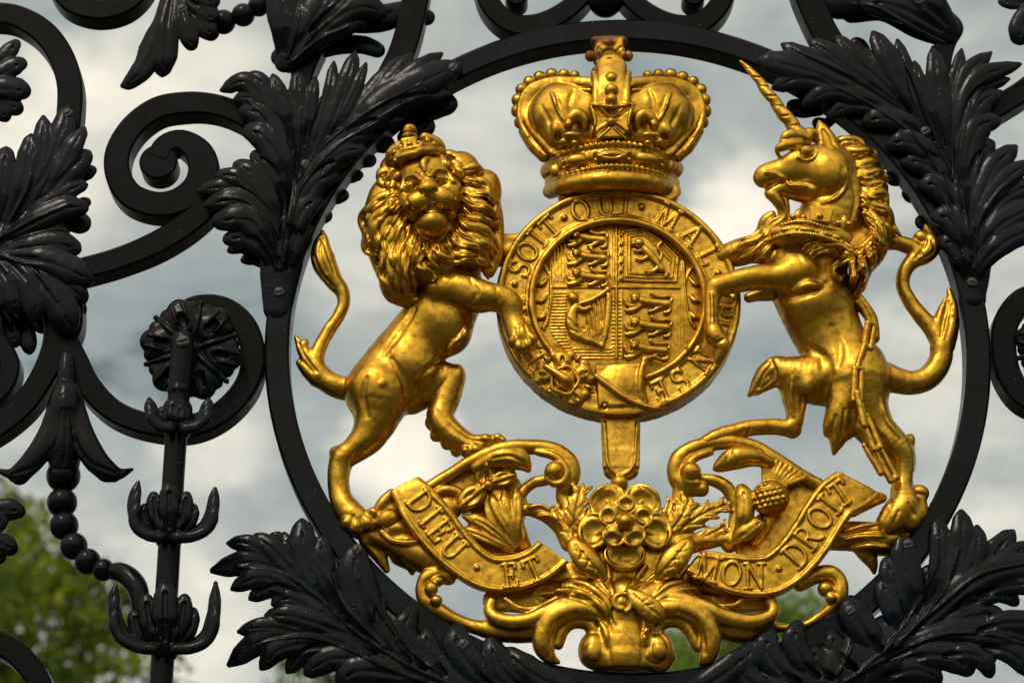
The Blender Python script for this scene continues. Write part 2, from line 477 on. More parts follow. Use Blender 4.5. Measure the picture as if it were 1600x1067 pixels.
IRON = iron_material("black_paint")
IRON_BAR = iron_material("black_bar_paint", tint=(0.0045, 0.0038, 0.003), blue=.35, rough=(.22, .45), spec=.09)
STEEL, nt_, b_ = new_mat("dull_screw")
b_.inputs['Base Color'].default_value = (0.05, 0.05, 0.045, 1); b_.inputs['Roughness'].default_value = .5; b_.inputs['Metallic'].default_value = .5
# ================================================================== the ground under the gate
gm, nt_, b_ = new_mat("gravel_ground")
P_ = N(nt_, 'ShaderNodeNewGeometry').outputs['Position']
nt_.links.new(mixc(nt_, ramp2(nt_, noise(nt_, P_, 3, 6), .4, .65), (0.06, 0.05, 0.035), (0.03, 0.035, 0.018)), b_.inputs['Base Color'])
b_.inputs['Roughness'].default_value = .9
gr = mesh_obj('ground', [(-1500, -1500, 0), (1500, -1500, 0), (1500, 1500, 0), (-1500, 1500, 0)], [[0, 1, 2, 3]], gm)
gr['kind'] = 'structure'

# ================================================================== iron gate
gate = thing('iron_gate', 'black painted wrought iron gate of scrolls and acanthus leaves framing the gilded arms', 'gate', (0.18, 0, 2.0))

BAR_N = [0]
def bar(name, pts, d=None, depth=44, bev=3.5, mat=IRON_BAR, step=7, parent=gate, round_end=False):
    """flat bar swept along rows of (u, v, width in pixels) in the plane of the gate."""
    if d is None:                     # bars that cross are never quite flush
        d = 21 + (BAR_N[0] % 5) * .8; BAR_N[0] += 1
    Q = spline(pts, step)
    C = U(Q[:, 0], Q[:, 1], d)
    w = Q[:, 2] * S(Q[:, 0], Q[:, 1], d) * .5
    T = np.gradient(C[:, :2], axis=0); T /= np.linalg.norm(T, axis=1)[:, None] + 1e-9
    Nn = np.stack([-T[:, 1], T[:, 0]], 1)
    if round_end:
        w = w.copy(); w[-1] *= .55
    b = np.minimum(bev, w * .4)
    prof = []
    for sx, off, z in ((-1, 0, -depth + bev), (-1, 1, -depth), (1, 1, -depth), (1, 0, -depth + bev), (1, 0, -bev), (1, 1, 0), (-1, 1, 0), (-1, 0, -bev)):
        lat = sx * (w - off * b)
        prof.append(np.column_stack([C[:, :2] + Nn * lat[:, None], np.full(len(C), d + z)]))
    V = np.stack(prof, 1).reshape(-1, 3); n = len(C)
    f = [[i * 8 + j, i * 8 + (j + 1) % 8, (i + 1) * 8 + (j + 1) % 8, (i + 1) * 8 + j] for i in range(n - 1) for j in range(8)]
    f += [list(range(7, -1, -1)), [(n - 1) * 8 + j for j in range(8)]]
    o = mesh_obj(name, W(V), f, mat, parent, smooth=True)
    md = o.modifiers.new('edges', 'EDGE_SPLIT'); md.split_angle = R_(32)
    return o

# ---- the round frame
FR = 28.0
cx = U(981, 560, FR)[0]
Rout = (U(1550, 560, FR)[0] - U(412, 560, FR)[0]) / 2
cy = U(981, 29.5, FR)[1] - Rout
ring_c = np.array([cx, cy])
def ring_mesh():
    n = 200; wdt = 39.0
    prof = [(Rout, FR - 4), (Rout - 4, FR), (Rout - wdt + 4, FR), (Rout - wdt, FR - 3), (Rout - wdt, FR - 43), (Rout - wdt + 4, FR - 47), (Rout - 4, FR - 47), (Rout, FR - 43)]
    V = []
    for i in range(n):
        a = 2 * math.pi * i / n
        for r, z in prof:
            V.append((cx + r * math.cos(a), cy + r * math.sin(a), z))
    f = [[i * 8 + j, i * 8 + (j + 1) % 8, ((i + 1) % n) * 8 + (j + 1) % 8, ((i + 1) % n) * 8 + j] for i in range(n) for j in range(8)]
    o = mesh_obj('round_frame', W(np.array(V)), f, IRON, gate)
    md = o.modifiers.new('edges', 'EDGE_SPLIT'); md.split_angle = R_(32)
    return o
ring_mesh()

# ---- flat bars and scrolls
bar('scroll_bar', [(420, 205, 38), (395, 187, 38), (360, 170, 37), (325, 161, 38), (288, 160, 40), (245, 168, 40), (207, 196, 40), (184, 235, 40), (184, 272, 40), (204, 304, 42),
    (243, 318, 43), (280, 312, 45), (308, 290, 47), (318, 262, 49), (308, 234, 44), (282, 217, 35), (258, 224, 34), (246, 244, 36)])
bar('scroll_bar', [(60, 440, 38), (120, 421, 38), (180, 404, 38), (240, 380, 40), (290, 350, 40), (330, 315, 38), (352, 285, 36)])
bar('scroll_bar', [(-60, 12, 38), (-20, 18, 38), (25, 24, 38), (66, 48, 40), (94, 85, 40), (108, 130, 40), (107, 180, 40), (100, 225, 40)])
bar('scroll_bar', [(98, 470, 62), (97, 510, 60), (84, 548, 44), (62, 594, 40), (32, 634, 40), (-12, 668, 40), (-60, 690, 40)])
bar('scroll_bar', [(82, 480, 40), (94, 520, 44), (116, 560, 40), (140, 604, 38), (180, 642, 36), (236, 662, 36), (296, 664, 38), (346, 642, 38), (384, 600, 38), (395, 552, 38), (382, 508, 38),
    (348, 480, 38), (306, 478, 38), (268, 500, 36)])
bar('scroll_bar', [(-62, 520, 40), (-20, 528, 40), (8, 560, 40), (6, 592, 40), (-20, 618, 40), (-60, 625, 40)])
bar('scroll_bar', [(-60, 985, 38), (-10, 1000, 38), (28, 1022, 38), (58, 1060, 38), (72, 1110, 38)])
bar('scroll_bar', [(84, -60, 36), (90, -28, 36), (112, 2, 36), (152, 14, 36), (192, 5, 36), (220, -22, 36), (232, -60, 36)])
bar('scroll_bar', [(592, 160, 42), (608, 120, 42), (626, 84, 42), (640, 40, 42), (650, -10, 42), (655, -50, 42)])
bar('scroll_bar', [(1322, 130, 44), (1306, 80, 44), (1284, 40, 44), (1262, -10, 44), (1250, -50, 44)])
bar('scroll_bar', [(1520, 190, 36), (1560, 165, 36), (1600, 140, 36), (1640, 110, 36)])
bar('scroll_bar', [(468, 150, 30), (471, 120, 34), (476, 96, 40), (486, 70, 44)])
bar('scroll_bar', [(1465, 170, 30), (1468, 120, 32), (1474, 80, 32), (1484, 50, 32)])
for s_ in (-1, 1):
    m_ = lambda u: u if s_ < 0 else 1891 - u
    bar('scroll_bar', [(m_(752), -70, 34), (m_(757), -20, 34), (m_(772), 14, 34), (m_(802), 36, 36), (m_(840), 36, 36), (m_(880), 18, 34), (m_(912), -12, 32), (m_(925), -50, 30)])
bar('scroll_bar', [(1640, 458, 38), (1600, 466, 38), (1574, 500, 40), (1569, 542, 40), (1578, 585, 40), (1604, 620, 38), (1650, 636, 38)])

# discs where a scroll ends, and round knobs
def lathe(name, u, v, d, prof, mat=IRON_BAR, parent=gate, seg=28, squash=1.0, tilt=None):
    """turned piece whose axis points at the viewer: rows of (radius mm, z mm)."""
    c = U(u, v, d); V = []; n = len(prof)
    for i in range(seg):
        a = 2 * math.pi * i / seg
        for r, z in prof: V.append((c[0] + r * math.cos(a), c[1] + r * math.sin(a) * squash, c[2] + z))
    f = [[i * n + j, i * n + j + 1, ((i + 1) % seg) * n + j + 1, ((i + 1) % seg) * n + j] for i in range(seg) for j in range(n - 1)]
    o = mesh_obj(name, W(np.array(V)), f, mat, parent)
    md = o.modifiers.new('edges', 'EDGE_SPLIT'); md.split_angle = R_(40)
    return o
def disc_prof(r): return [(0.01, 0), (r - 3, 0), (r, -3), (r, -41), (r - 3, -44), (.01, -44)]
lathe('scroll_eye', 247, 252, 19.6, disc_prof(31))
lathe('scroll_eye', -24, 572, 24, disc_prof(26))
for u_ in (807, 1084): lathe('scroll_eye', u_, -8, 22, disc_prof(19))

# ---- beads
def sphere_mesh(name, u, v, d, r, parent=gate, sq=(1, 1, 1), mat=IRON):
    c = U(u, v, d); q = r * S(u, v, d); V = []; f = []; n, m = 24, 14
    for j in range(m + 1):
        ph = math.pi * j / m
        for i in range(n):
            a = 2 * math.pi * i / n
            V.append((c[0] + q * sq[0] * math.sin(ph) * math.cos(a), c[1] + q * sq[1] * math.cos(ph), c[2] + q * sq[2] * math.sin(ph) * math.sin(a)))
    for j in range(m):
        for i in range(n):
            f.append([j * n + i, j * n + (i + 1) % n, (j + 1) * n + (i + 1) % n, (j + 1) * n + i])
    return mesh_obj(name, W(np.array(V)), f, mat, parent, origin=W(c))
BEADS = [(99, 743, 27), (97, 785, 24), (100, 821, 23), (115, 853, 22), (137, 877, 21), (161, 890, 18)]
for i, (u, v, r) in enumerate(BEADS): sphere_mesh('bead', u, v, 30 + i * 6, r)
for u, v, r in ((349, 35, 19.5), (380, 24, 18.5), (404, 10, 17), (424, -2, 15)): sphere_mesh('bead', u, v, 20, r)
sphere_mesh('bead', 946, 2, 18, 27)

# ---- screws
def screw_proto():
    k = Clay(700, 98, 716, 114, -6, 8, .7)
    k.ell(708, 106, 0, 8.2, 7.8, 4.2, 0, .5)
    k.box(708, 106, 5, 1.3, 12, 3, -38, .3, .4, '-')
    o = k.zmesh('screw', None, STEEL, 1)
    c = W(U(708, 106, 0)); me = o.data
    v = np.empty(len(me.vertices) * 3, np.float32); me.vertices.foreach_get('co', v)
    me.vertices.foreach_set('co', (v.reshape(-1, 3) - c).astype(np.float32).ravel()); me.update()
    return o
SCREW = screw_proto(); screw_used = [False]
def screw(u, v, d, parent, rot=0.0, sc=1.0):
    o = SCREW
    if screw_used[0]:
        o = SCREW.copy(); col.objects.link(o)
    screw_used[0] = True
    o.parent = parent
    o.location = W(U(u, v, d)) - world_loc(parent)
    o.rotation_euler = (0, R_(rot), 0); o.scale = (sc,) * 3
    return o

# ---- acanthus leaves
LOB_R = ([0, .25, .55, .78, .92, 1], [.55, .82, 1.12, 1.12, .78, .26])
def lobe(k, pts, w, d0=30, lift=12, tip=0, fl=.36, kk=1.2, groove=True):
    P = np.asarray(pts, float)
    e = P[-1] - P[-2]; P[-1] -= e / np.linalg.norm(e) * w * .32      # the rounded end reaches the traced tip
    Q = spline(P, 4.0); n = len(Q); t = np.linspace(0, 1, n)
    r = w * 1.14 * np.interp(t, *LOB_R)
    d = d0 + np.interp(t, [0, .45, .8, 1], [0, lift, lift * .9, lift * .4 + tip])
    k.chain(U(Q[:, 0], Q[:, 1], d), np.maximum(r, 1.2), kk, fl)
    if groove:
        m = (t > .06) & (t < .93)
        rr = r[m] * .44 * np.interp(t[m], [.06, .25, .55, .93], [.4, 1, 1, .1]); dd = d[m] + r[m] * fl + rr * .74
        if m.sum() > 2: k.chain(U(Q[m, 0], Q[m, 1], dd), rr, 1.3, .9, '-')
def acanthus(name, box, lobes, body=(), back=(), ribs=(), zr=(-30, 75), screws=(), h=1.6):
    k = Clay(*box, *zr, h)
    for pts, w, d in back: lobe(k, pts, w, d, 4, 0, .35)
    for pts in body: k.tube(pts, 4, .45)
    for i, L in enumerate(lobes):
        pts, w = L[0], L[1]
        lobe(k, pts, w, L[2] if len(L) > 2 else 26 + (i % 3) * 2.5, 13, L[3] if len(L) > 3 else 0)
    for pts in ribs: k.stroke(pts, 3.2, .2, 3.0, prof=([0, .6, 1], [1, .8, .3]), sm=6)
    zs = [float(k.surf([u], [v])[0]) for u, v, _ in screws]
    o = k.zmesh(name, gate, IRON, 1)
    for (u, v, rot), z in zip(screws, zs): screw(u, v, z + .5, o, rot)
    return o

# upper left spray
acanthus('acanthus_leaf', (285, 60, 750, 505), [
    ([(455, 260), (435, 205), (390, 131), (342, 142)], 15), ([(452, 230), (430, 180), (407, 128), (383, 117)], 13), ([(458, 225), (445, 170), (425, 114)], 11),
    ([(452, 260), (425, 200), (396, 156), (363, 156)], 14), ([(452, 290), (430, 215), (405, 178), (371, 172)], 16), ([(452, 310), (436, 250), (412, 214), (379, 201)], 19),
    ([(452, 330), (438, 285), (418, 255), (392, 239)], 17),
    ([(472, 270), (472, 190), (467, 145), (464, 108)], 14), ([(474, 240), (484, 170), (493, 118)], 9.5),
    ([(470, 290), (494, 215), (515, 150), (522, 94)], 10.5), ([(478, 275), (518, 190), (541, 130), (556, 78)], 14), ([(500, 240), (542, 170), (574, 95)], 8.5),
    ([(485, 275), (556, 180), (598, 128), (628, 87)], 16), ([(490, 270), (570, 180), (615, 125), (645, 81)], 17), ([(520, 235), (590, 160), (645, 115), (693, 82)], 15),
    ([(500, 260), (590, 170), (655, 130), (724, 100)], 24, 30, 4), ([(510, 245), (590, 175), (645, 150), (706, 146)], 15),
    ([(480, 285), (550, 205), (605, 165), (665, 163)], 14), ([(475, 295), (530, 225), (575, 190), (632, 188)], 15), ([(468, 310), (510, 250), (540, 218), (585, 206)], 17),
    ([(465, 325), (500, 270), (530, 240), (575, 232)], 14), ([(460, 345), (485, 290), (510, 258), (552, 246)], 17), ([(456, 370), (475, 315), (495, 284), (530, 271)], 18),
    ([(450, 400), (462, 350), (478, 322), (503, 311)], 17), ([(446, 430), (456, 390), (467, 363), (486, 354)], 15),
    ([(438, 370), (420, 320), (395, 275), (364, 253)], 17), ([(438, 380), (415, 325), (378, 280), (332, 273)], 14), ([(438, 390), (415, 335), (370, 294), (305, 298)], 14),
    ([(438, 400), (418, 350), (380, 312), (316, 322)], 16), ([(434, 415), (415, 375), (385, 342), (330, 348)], 19), ([(432, 425), (415, 395), (390, 372), (347, 375)], 15),
  ], body=[[(455, 290, 22, 26), (448, 340, 22, 26), (441, 400, 22, 34), (437, 440, 22, 30), (435, 470, 22, 25), (434, 482, 22, 23)],
           [(455, 290, 20, 26), (480, 240, 20, 30), (540, 180, 20, 26), (620, 135, 20, 20)], [(450, 330, 20, 24), (430, 230, 20, 22), (400, 180, 20, 18)],
           [(438, 400, 20, 26), (410, 350, 20, 22), (370, 315, 20, 18)]],
  back=[([(640, 190), (685, 165), (711, 163)], 18, -22), ([(630, 215), (655, 200), (673, 198)], 17, -22), ([(570, 230), (590, 224), (614, 228)], 14, -22),
        ([(555, 262), (570, 252), (586, 251)], 10, -22), ([(535, 285), (552, 276), (566, 272)], 9, -22), ([(510, 318), (528, 308), (542, 302)], 10, -22), ([(488, 350), (504, 340), (516, 334)], 10, -22),
        ([(450, 335), (425, 285), (398, 263)], 12, -4), ([(418, 415), (382, 387), (354, 393)], 9, -6), ([(426, 425), (400, 405), (376, 407)], 9, -6), ([(490, 205), (500, 170), (505, 149)], 7, -4)],
  ribs=[[(440, 420), (450, 350), (465, 285), (510, 225), (580, 172), (660, 130)], [(444, 410), (458, 330), (476, 285), (530, 226), (600, 186)], [(438, 400), (446, 320), (440, 250), (420, 190), (385, 155)],
        [(432, 420), (420, 360), (385, 315), (330, 308)], [(450, 350), (464, 260), (470, 170)]],
  screws=[(708, 106, 0), (436, 456, 40), (477, 257, -20)])

# upper right spray
acanthus('acanthus_leaf', (1165, 40, 1640, 485), [
    ([(1420, 175), (1340, 140), (1260, 108), (1181, 93)], 22, 30, 4), ([(1400, 165), (1340, 130), (1270, 95), (1219, 68)], 15), ([(1430, 180), (1375, 140), (1310, 92), (1261, 61)], 16),
    ([(1440, 190), (1400, 145), (1345, 98), (1303, 54)], 15), ([(1455, 210), (1415, 150), (1372, 108), (1342, 72)], 12), ([(1465, 230), (1435, 165), (1392, 98), (1362, 47)], 17),
    ([(1468, 240), (1436, 170), (1416, 112), (1401, 59)], 12),
    ([(1400, 180), (1320, 140), (1255, 122), (1204, 140)], 18), ([(1420, 190), (1350, 155), (1300, 142), (1252, 166)], 15), ([(1430, 200), (1380, 172), (1330, 164), (1290, 187)], 14),
    ([(1450, 225), (1420, 195), (1385, 184), (1346, 193)], 16), ([(1475, 270), (1450, 238), (1420, 221), (1384, 228)], 16), ([(1490, 305), (1472, 275), (1445, 255), (1408, 252)], 17),
    ([(1505, 355), (1490, 318), (1465, 291), (1435, 289)], 17), ([(1515, 410), (1505, 370), (1485, 342), (1455, 338)], 18), ([(1516, 440), (1508, 410), (1492, 385), (1466, 372)], 15),
    ([(1490, 270), (1478, 190), (1466, 135), (1458, 70)], 15), ([(1480, 240), (1462, 180), (1440, 135), (1428, 93)], 9.5),
    ([(1495, 270), (1492, 190), (1494, 130), (1503, 74)], 11.5), ([(1500, 280), (1498, 190), (1512, 118), (1551, 80)], 14), ([(1502, 290), (1502, 195), (1528, 125), (1598, 99)], 14),
    ([(1504, 300), (1505, 210), (1526, 142), (1580, 122)], 14), ([(1505, 320), (1508, 230), (1530, 165), (1567, 141)], 16), ([(1508, 335), (1512, 255), (1528, 200), (1567, 186)], 18),
    ([(1512, 355), (1515, 290), (1530, 240), (1556, 220)], 17),
    ([(1525, 400), (1530, 330), (1552, 265), (1590, 226)], 17), ([(1525, 405), (1535, 345), (1562, 290), (1612, 250)], 15), ([(1525, 415), (1535, 360), (1567, 312), (1625, 282)], 16),
    ([(1525, 425), (1540, 380), (1572, 345), (1632, 318)], 18), ([(1525, 430), (1545, 400), (1575, 375), (1628, 352)], 16),
  ], body=[[(1490, 250, 22, 22), (1502, 320, 22, 26), (1514, 380, 22, 34), (1520, 420, 22, 28), (1521, 455, 22, 21), (1521, 467, 22, 20)],
           [(1500, 320, 20, 26), (1460, 240, 20, 30), (1400, 180, 20, 26), (1310, 135, 20, 22)], [(1505, 340, 20, 22), (1500, 250, 20, 22), (1520, 170, 20, 18)],
           [(1520, 410, 20, 24), (1550, 350, 20, 24), (1600, 310, 20, 20)]],
  back=[([(1270, 100), (1255, 85), (1247, 74)], 9, -18), ([(1360, 100), (1345, 75), (1332, 62)], 11, -18), ([(1280, 175), (1250, 170), (1232, 163)], 13, -22), ([(1300, 190), (1285, 195), (1272, 190)], 10, -22),
        ([(1420, 265), (1405, 276), (1388, 278)], 13, -22), ([(1440, 300), (1428, 305), (1413, 300)], 12, -22), ([(1460, 345), (1448, 350), (1434, 342)], 11, -22)],
  ribs=[[(1514, 410), (1500, 340), (1470, 275), (1430, 215), (1370, 170), (1290, 128)], [(1510, 415), (1490, 345), (1462, 285)], [(1518, 400), (1506, 320), (1500, 240), (1515, 160)],
        [(1522, 420), (1530, 350), (1560, 300), (1600, 270)], [(1500, 330), (1484, 230), (1468, 140)]],
  screws=[(1519, 441, 70), (1446, 205, 20)])

# lower left spray
acanthus('acanthus_leaf', (310, 790, 1010, 1110), [
    ([(600, 1010), (520, 950), (460, 905), (400, 878), (327, 892)], 19), ([(500, 935), (450, 892), (395, 852), (352, 848)], 13), ([(520, 945), (472, 905), (430, 862), (396, 833)], 15),
    ([(520, 950), (480, 905), (455, 862), (442, 829)], 11), ([(540, 970), (500, 925), (476, 865), (471, 808)], 19), ([(540, 970), (515, 925), (504, 880), (502, 833)], 14),
    ([(560, 985), (535, 930), (520, 890), (513, 862)], 11), ([(620, 1030), (575, 965), (555, 900), (556, 852)], 24, 28, 4),
    ([(520, 955), (465, 925), (410, 901), (359, 921)], 14), ([(530, 965), (480, 940), (432, 915), (387, 937)], 14), ([(545, 985), (500, 960), (457, 935), (422, 945)], 14), ([(560, 1000), (515, 980), (462, 963), (411, 961)], 14),
    ([(640, 1045), (550, 1012), (470, 990), (410, 1000), (354, 1041)], 18), ([(540, 1010), (475, 990), (420, 979), (369, 987)], 13), ([(560, 1018), (500, 1005), (440, 1012), (405, 1047)], 14),
    ([(590, 1030), (530, 1012), (480, 1014), (446, 1053)], 14), ([(620, 1045), (570, 1032), (520, 1028), (474, 1054)], 16), ([(660, 1065), (610, 1050), (560, 1048), (526, 1068)], 19), ([(700, 1085), (650, 1068), (600, 1070), (570, 1090)], 18),
    ([(640, 1050), (605, 1000), (588, 960), (597, 923)], 13), ([(660, 1055), (625, 1015), (605, 985), (603, 956)], 11), ([(690, 1070), (650, 1025), (632, 985), (648, 944)], 15), ([(710, 1080), (685, 1040), (668, 1008), (668, 979)], 13),
    ([(790, 1090), (745, 1050), (716, 1010), (716, 975)], 19), ([(860, 1098), (805, 1065), (775, 1030), (766, 994)], 19), ([(960, 1100), (890, 1080), (830, 1050), (782, 1012)], 18),
  ], body=[[(470, 915, 18, 22), (520, 960, 20, 38), (590, 1012, 22, 50), (660, 1052, 22, 60), (740, 1085, 22, 60), (860, 1105, 20, 36), (960, 1108, 18, 24)], [(480, 995, 18, 18), (560, 1025, 20, 30), (640, 1065, 22, 40)]],
  back=[([(460, 870), (440, 845), (421, 836)], 9, 4), ([(520, 985), (470, 975), (420, 972)], 10, 6)],
  ribs=[[(720, 1075), (640, 1040), (560, 990), (505, 940), (440, 895), (370, 885)], [(690, 1075), (610, 1045), (540, 1012), (480, 995), (420, 1001), (380, 1020)], [(700, 1060), (640, 1015), (590, 950), (562, 900)], [(600, 1010), (550, 960), (520, 915), (490, 870)],
        [(800, 1085), (760, 1055), (735, 1020)]],
  screws=[(558, 858, -30), (724, 1006, 0)], zr=(-30, 85))

# lower right spray
acanthus('acanthus_leaf', (990, 780, 1640, 1110), [
    ([(1440, 980), (1425, 925), (1415, 880), (1411, 834)], 18, 28, 4), ([(1425, 985), (1405, 940), (1392, 900), (1386, 868)], 15), ([(1410, 1000), (1395, 960), (1384, 925), (1377, 903)], 13),
    ([(1450, 985), (1465, 920), (1472, 860), (1464, 806)], 15), ([(1455, 980), (1485, 920), (1503, 855), (1502, 794)], 17), ([(1460, 980), (1500, 920), (1525, 870), (1527, 818)], 15),
    ([(1470, 975), (1520, 920), (1552, 870), (1586, 826)], 17), ([(1480, 965), (1540, 915), (1575, 875), (1612, 846)], 15),
    ([(1400, 1010), (1460, 960), (1520, 910), (1580, 888), (1650, 882)], 20), ([(1450, 1000), (1500, 950), (1535, 925), (1572, 933)], 15), ([(1490, 960), (1545, 930), (1570, 928), (1592, 946)], 12), ([(1510, 940), (1570, 915), (1610, 915), (1630, 930)], 13),
    ([(1410, 1015), (1470, 985), (1520, 962), (1570, 957)], 16),
    ([(1340, 1060), (1410, 1018), (1490, 992), (1560, 994), (1640, 1012)], 20), ([(1500, 1000), (1560, 975), (1600, 972), (1640, 980)], 15), ([(1420, 1025), (1480, 1004), (1525, 1008), (1556, 1034)], 16),
    ([(1390, 1040), (1450, 1022), (1490, 1028), (1521, 1052)], 18), ([(1450, 1030), (1510, 1020), (1535, 1030), (1550, 1060)], 13), ([(1360, 1065), (1420, 1046), (1450, 1050), (1470, 1068)], 15), ([(1510, 1010), (1570, 1015), (1600, 1035), (1620, 1060)], 15),
    ([(1390, 1030), (1355, 990), (1336, 960), (1324, 932)], 19), ([(1360, 1065), (1325, 1035), (1306, 1010), (1299, 983)], 14), ([(1320, 1075), (1290, 1050), (1274, 1030), (1273, 1008)], 14),
    ([(1300, 1075), (1262, 1040), (1242, 1005), (1249, 967)], 15), ([(1275, 1085), (1225, 1050), (1198, 1015), (1207, 981)], 17), ([(1240, 1098), (1180, 1070), (1160, 1042), (1185, 1002)], 18), ([(1040, 1100), (1100, 1072), (1140, 1046), (1180, 1012)], 18),
  ], body=[[(1455, 900, 16, 20), (1465, 945, 18, 34), (1440, 985, 20, 50), (1390, 1020, 22, 60), (1320, 1055, 22, 64), (1230, 1085, 22, 58), (1130, 1100, 20, 36), (1040, 1106, 18, 26)], [(1540, 1000, 18, 18), (1460, 1020, 20, 30), (1380, 1060, 22, 36)], [(1500, 930, 18, 24), (1420, 1000, 20, 30)]],
  ribs=[[(1340, 1050), (1410, 995), (1470, 945), (1530, 898), (1600, 880)], [(1320, 1065), (1400, 1020), (1470, 992), (1540, 990), (1600, 1005)], [(1380, 1020), (1430, 950), (1460, 890), (1466, 840)], [(1400, 1010), (1470, 930), (1498, 860)], [(1300, 1070), (1330, 1010), (1330, 965)]],
  screws=[(1419, 850, 40), (1328, 953, 10)], zr=(-30, 85))

# left edge leaf
acanthus('acanthus_leaf', (-70, 150, 165, 575), [
    ([(20, 350), (70, 270), (95, 210), (107, 163)], 18), ([(20, 350), (52, 280), (66, 225), (68, 179)], 15), ([(10, 350), (30, 300), (42, 250), (49, 207)], 14), ([(-10, 360), (0, 310), (6, 265), (10, 227)], 16), ([(-30, 360), (-25, 310), (-22, 270), (-24, 240)], 15),
    ([(40, 340), (92, 270), (115, 228), (134, 197)], 14), ([(20, 360), (75, 300), (112, 262), (143, 235)], 20), ([(10, 366), (70, 322), (110, 296), (139, 288)], 14),
    ([(0, 375), (60, 342), (105, 325), (140, 327)], 17), ([(0, 390), (50, 370), (85, 360), (110, 366)], 12), ([(-10, 400), (40, 388), (85, 380), (128, 393)], 18),
    ([(-10, 400), (60, 405), (105, 420), (146, 443)], 20), ([(10, 405), (70, 430), (110, 450), (135, 475)], 17), ([(10, 400), (60, 440), (95, 480), (111, 526)], 21),
    ([(0, 400), (35, 430), (52, 465), (57, 505)], 16), ([(-20, 400), (5, 430), (20, 460), (26, 492)], 18), ([(-40, 400), (-25, 430), (-18, 465), (-15, 500)], 18),
  ], body=[[(-40, 380, 20, 40), (10, 375, 22, 34), (60, 330, 20, 22), (90, 260, 20, 14)], [(0, 400, 20, 34), (50, 430, 20, 26), (80, 470, 20, 18)]],
  back=[([(90, 300), (125, 275), (150, 263)], 11, 0), ([(80, 350), (115, 346), (138, 356)], 15, 2), ([(110, 330), (130, 318), (139, 315)], 9, 0), ([(70, 450), (110, 470), (133, 492)], 12, 0), ([(45, 470), (62, 495), (72, 518)], 14, 2),
        ([(30, 485), (42, 520), (47, 555)], 11, -10), ([(0, 480), (16, 512), (24, 542)], 15, -8), ([(85, 480), (112, 505), (122, 527)], 10, 0)],
  ribs=[[(-20, 385), (30, 345), (75, 275), (100, 205)], [(-10, 380), (50, 345), (110, 318)], [(-10, 395), (50, 420), (90, 470)], [(0, 372), (40, 300), (55, 240)]],
  screws=[(106, 177, 10)])
# curled leaf tip at the top left corner
acanthus('acanthus_leaf', (-60, 40, 70, 215), [
    ([(-40, 130), (-5, 100), (14, 80), (31, 63)], 12), ([(-40, 135), (0, 115), (24, 103), (41, 99)], 14), ([(-40, 140), (0, 138), (24, 140), (46, 148)], 17), ([(-40, 150), (-5, 160), (18, 166), (34, 177)], 14), ([(-40, 155), (-12, 168), (4, 178), (13, 190)], 12)],
  body=[[(-40, 130, 10, 34), (-5, 128, 12, 26), (12, 122, 12, 14)]])
# spiky flower on the bead string
acanthus('acanthus_leaf', (165, -40, 365, 160), [
    ([(268, -30), (252, 40), (228, 100), (205, 128), (187, 137)], 15), ([(272, -20), (262, 30), (258, 80), (253, 123)], 17), ([(278, -10), (288, 30), (296, 60), (301, 80)], 13),
    ([(285, -10), (305, 25), (322, 45), (338, 62)], 15), ([(285, -15), (312, 10), (326, 24), (336, 40)], 15), ([(290, -20), (315, -5), (330, 2), (338, 8)], 15)],
  body=[[(275, -30, 24, 24), (282, 0, 26, 18)]], back=[([(262, -20), (246, 40), (222, 92), (206, 114)], 9, -10), ([(290, 20), (300, 55), (300, 66)], 12, 0), ([(262, 0), (240, 50), (215, 100)], 9, 0)],
  screws=[(285, 14, 20)])
# pieces that hang in from above
acanthus('acanthus_leaf', (415, -45, 700, 125), [
    ([(445, 100), (470, 60), (500, 10), (520, -30)], 26), ([(450, 100), (500, 55), (540, 36), (574, 33)], 20), ([(455, 95), (520, 30), (565, 10), (606, 27)], 20), ([(445, 90), (446, 50), (442, 10), (440, -30)], 22),
    ([(460, 80), (540, -5), (590, -20), (620, -10)], 18)],
  body=[[(440, 90, 20, 17), (456, 92, 20, 20), (470, 60, 20, 30), (490, 0, 20, 40), (500, -40, 20, 44)], [(452, 108, 0, 8), (480, 88, -4, 14), (520, 74, -6, 15), (560, 70, -8, 16), (590, 80, -8, 12)], [(540, 30, 0, 24), (590, 30, -4, 24), (630, 20, -8, 20)]],
  back=[([(460, 60), (446, 35), (437, 18)], 9, 0), ([(640, 20), (662, 26), (672, 34)], 12, -18), ([(570, 60), (590, 76), (592, 86)], 8, -10)],
  ribs=[[(455, 98), (490, 55), (530, 10), (560, -20)], [(450, 90), (462, 50), (470, 0)], [(458, 96), (500, 62), (545, 42)]])
acanthus('acanthus_leaf', (1280, -45, 1520, 100), [
    ([(1480, 55), (1430, 20), (1390, 5), (1345, 8)], 24), ([(1485, 45), (1450, 5), (1420, -15), (1390, -35)], 26)],
  body=[[(1484, 60, 20, 14), (1492, 44, 20, 14), (1470, 35, 20, 26), (1430, 12, 18, 34), (1380, -5, 14, 34), (1310, 0, 6, 34)], [(1475, 62, 6, 14), (1430, 45, 2, 16), (1380, 22, 0, 14), (1330, 24, 0, 14)]],
  ribs=[[(1475, 68), (1420, 40), (1370, 12), (1330, 6)]], screws=[(1437, 1, 30)])
acanthus('acanthus_leaf', (1545, -45, 1650, 85), [
    ([(1640, -10), (1610, 0), (1585, 4), (1558, 3)], 11), ([(1640, 0), (1615, 15), (1598, 40), (1589, 71)], 17), ([(1640, 10), (1630, 40), (1625, 60), (1620, 80)], 15)], body=[[(1645, 0, 20, 24), (1615, 10, 20, 14)]])
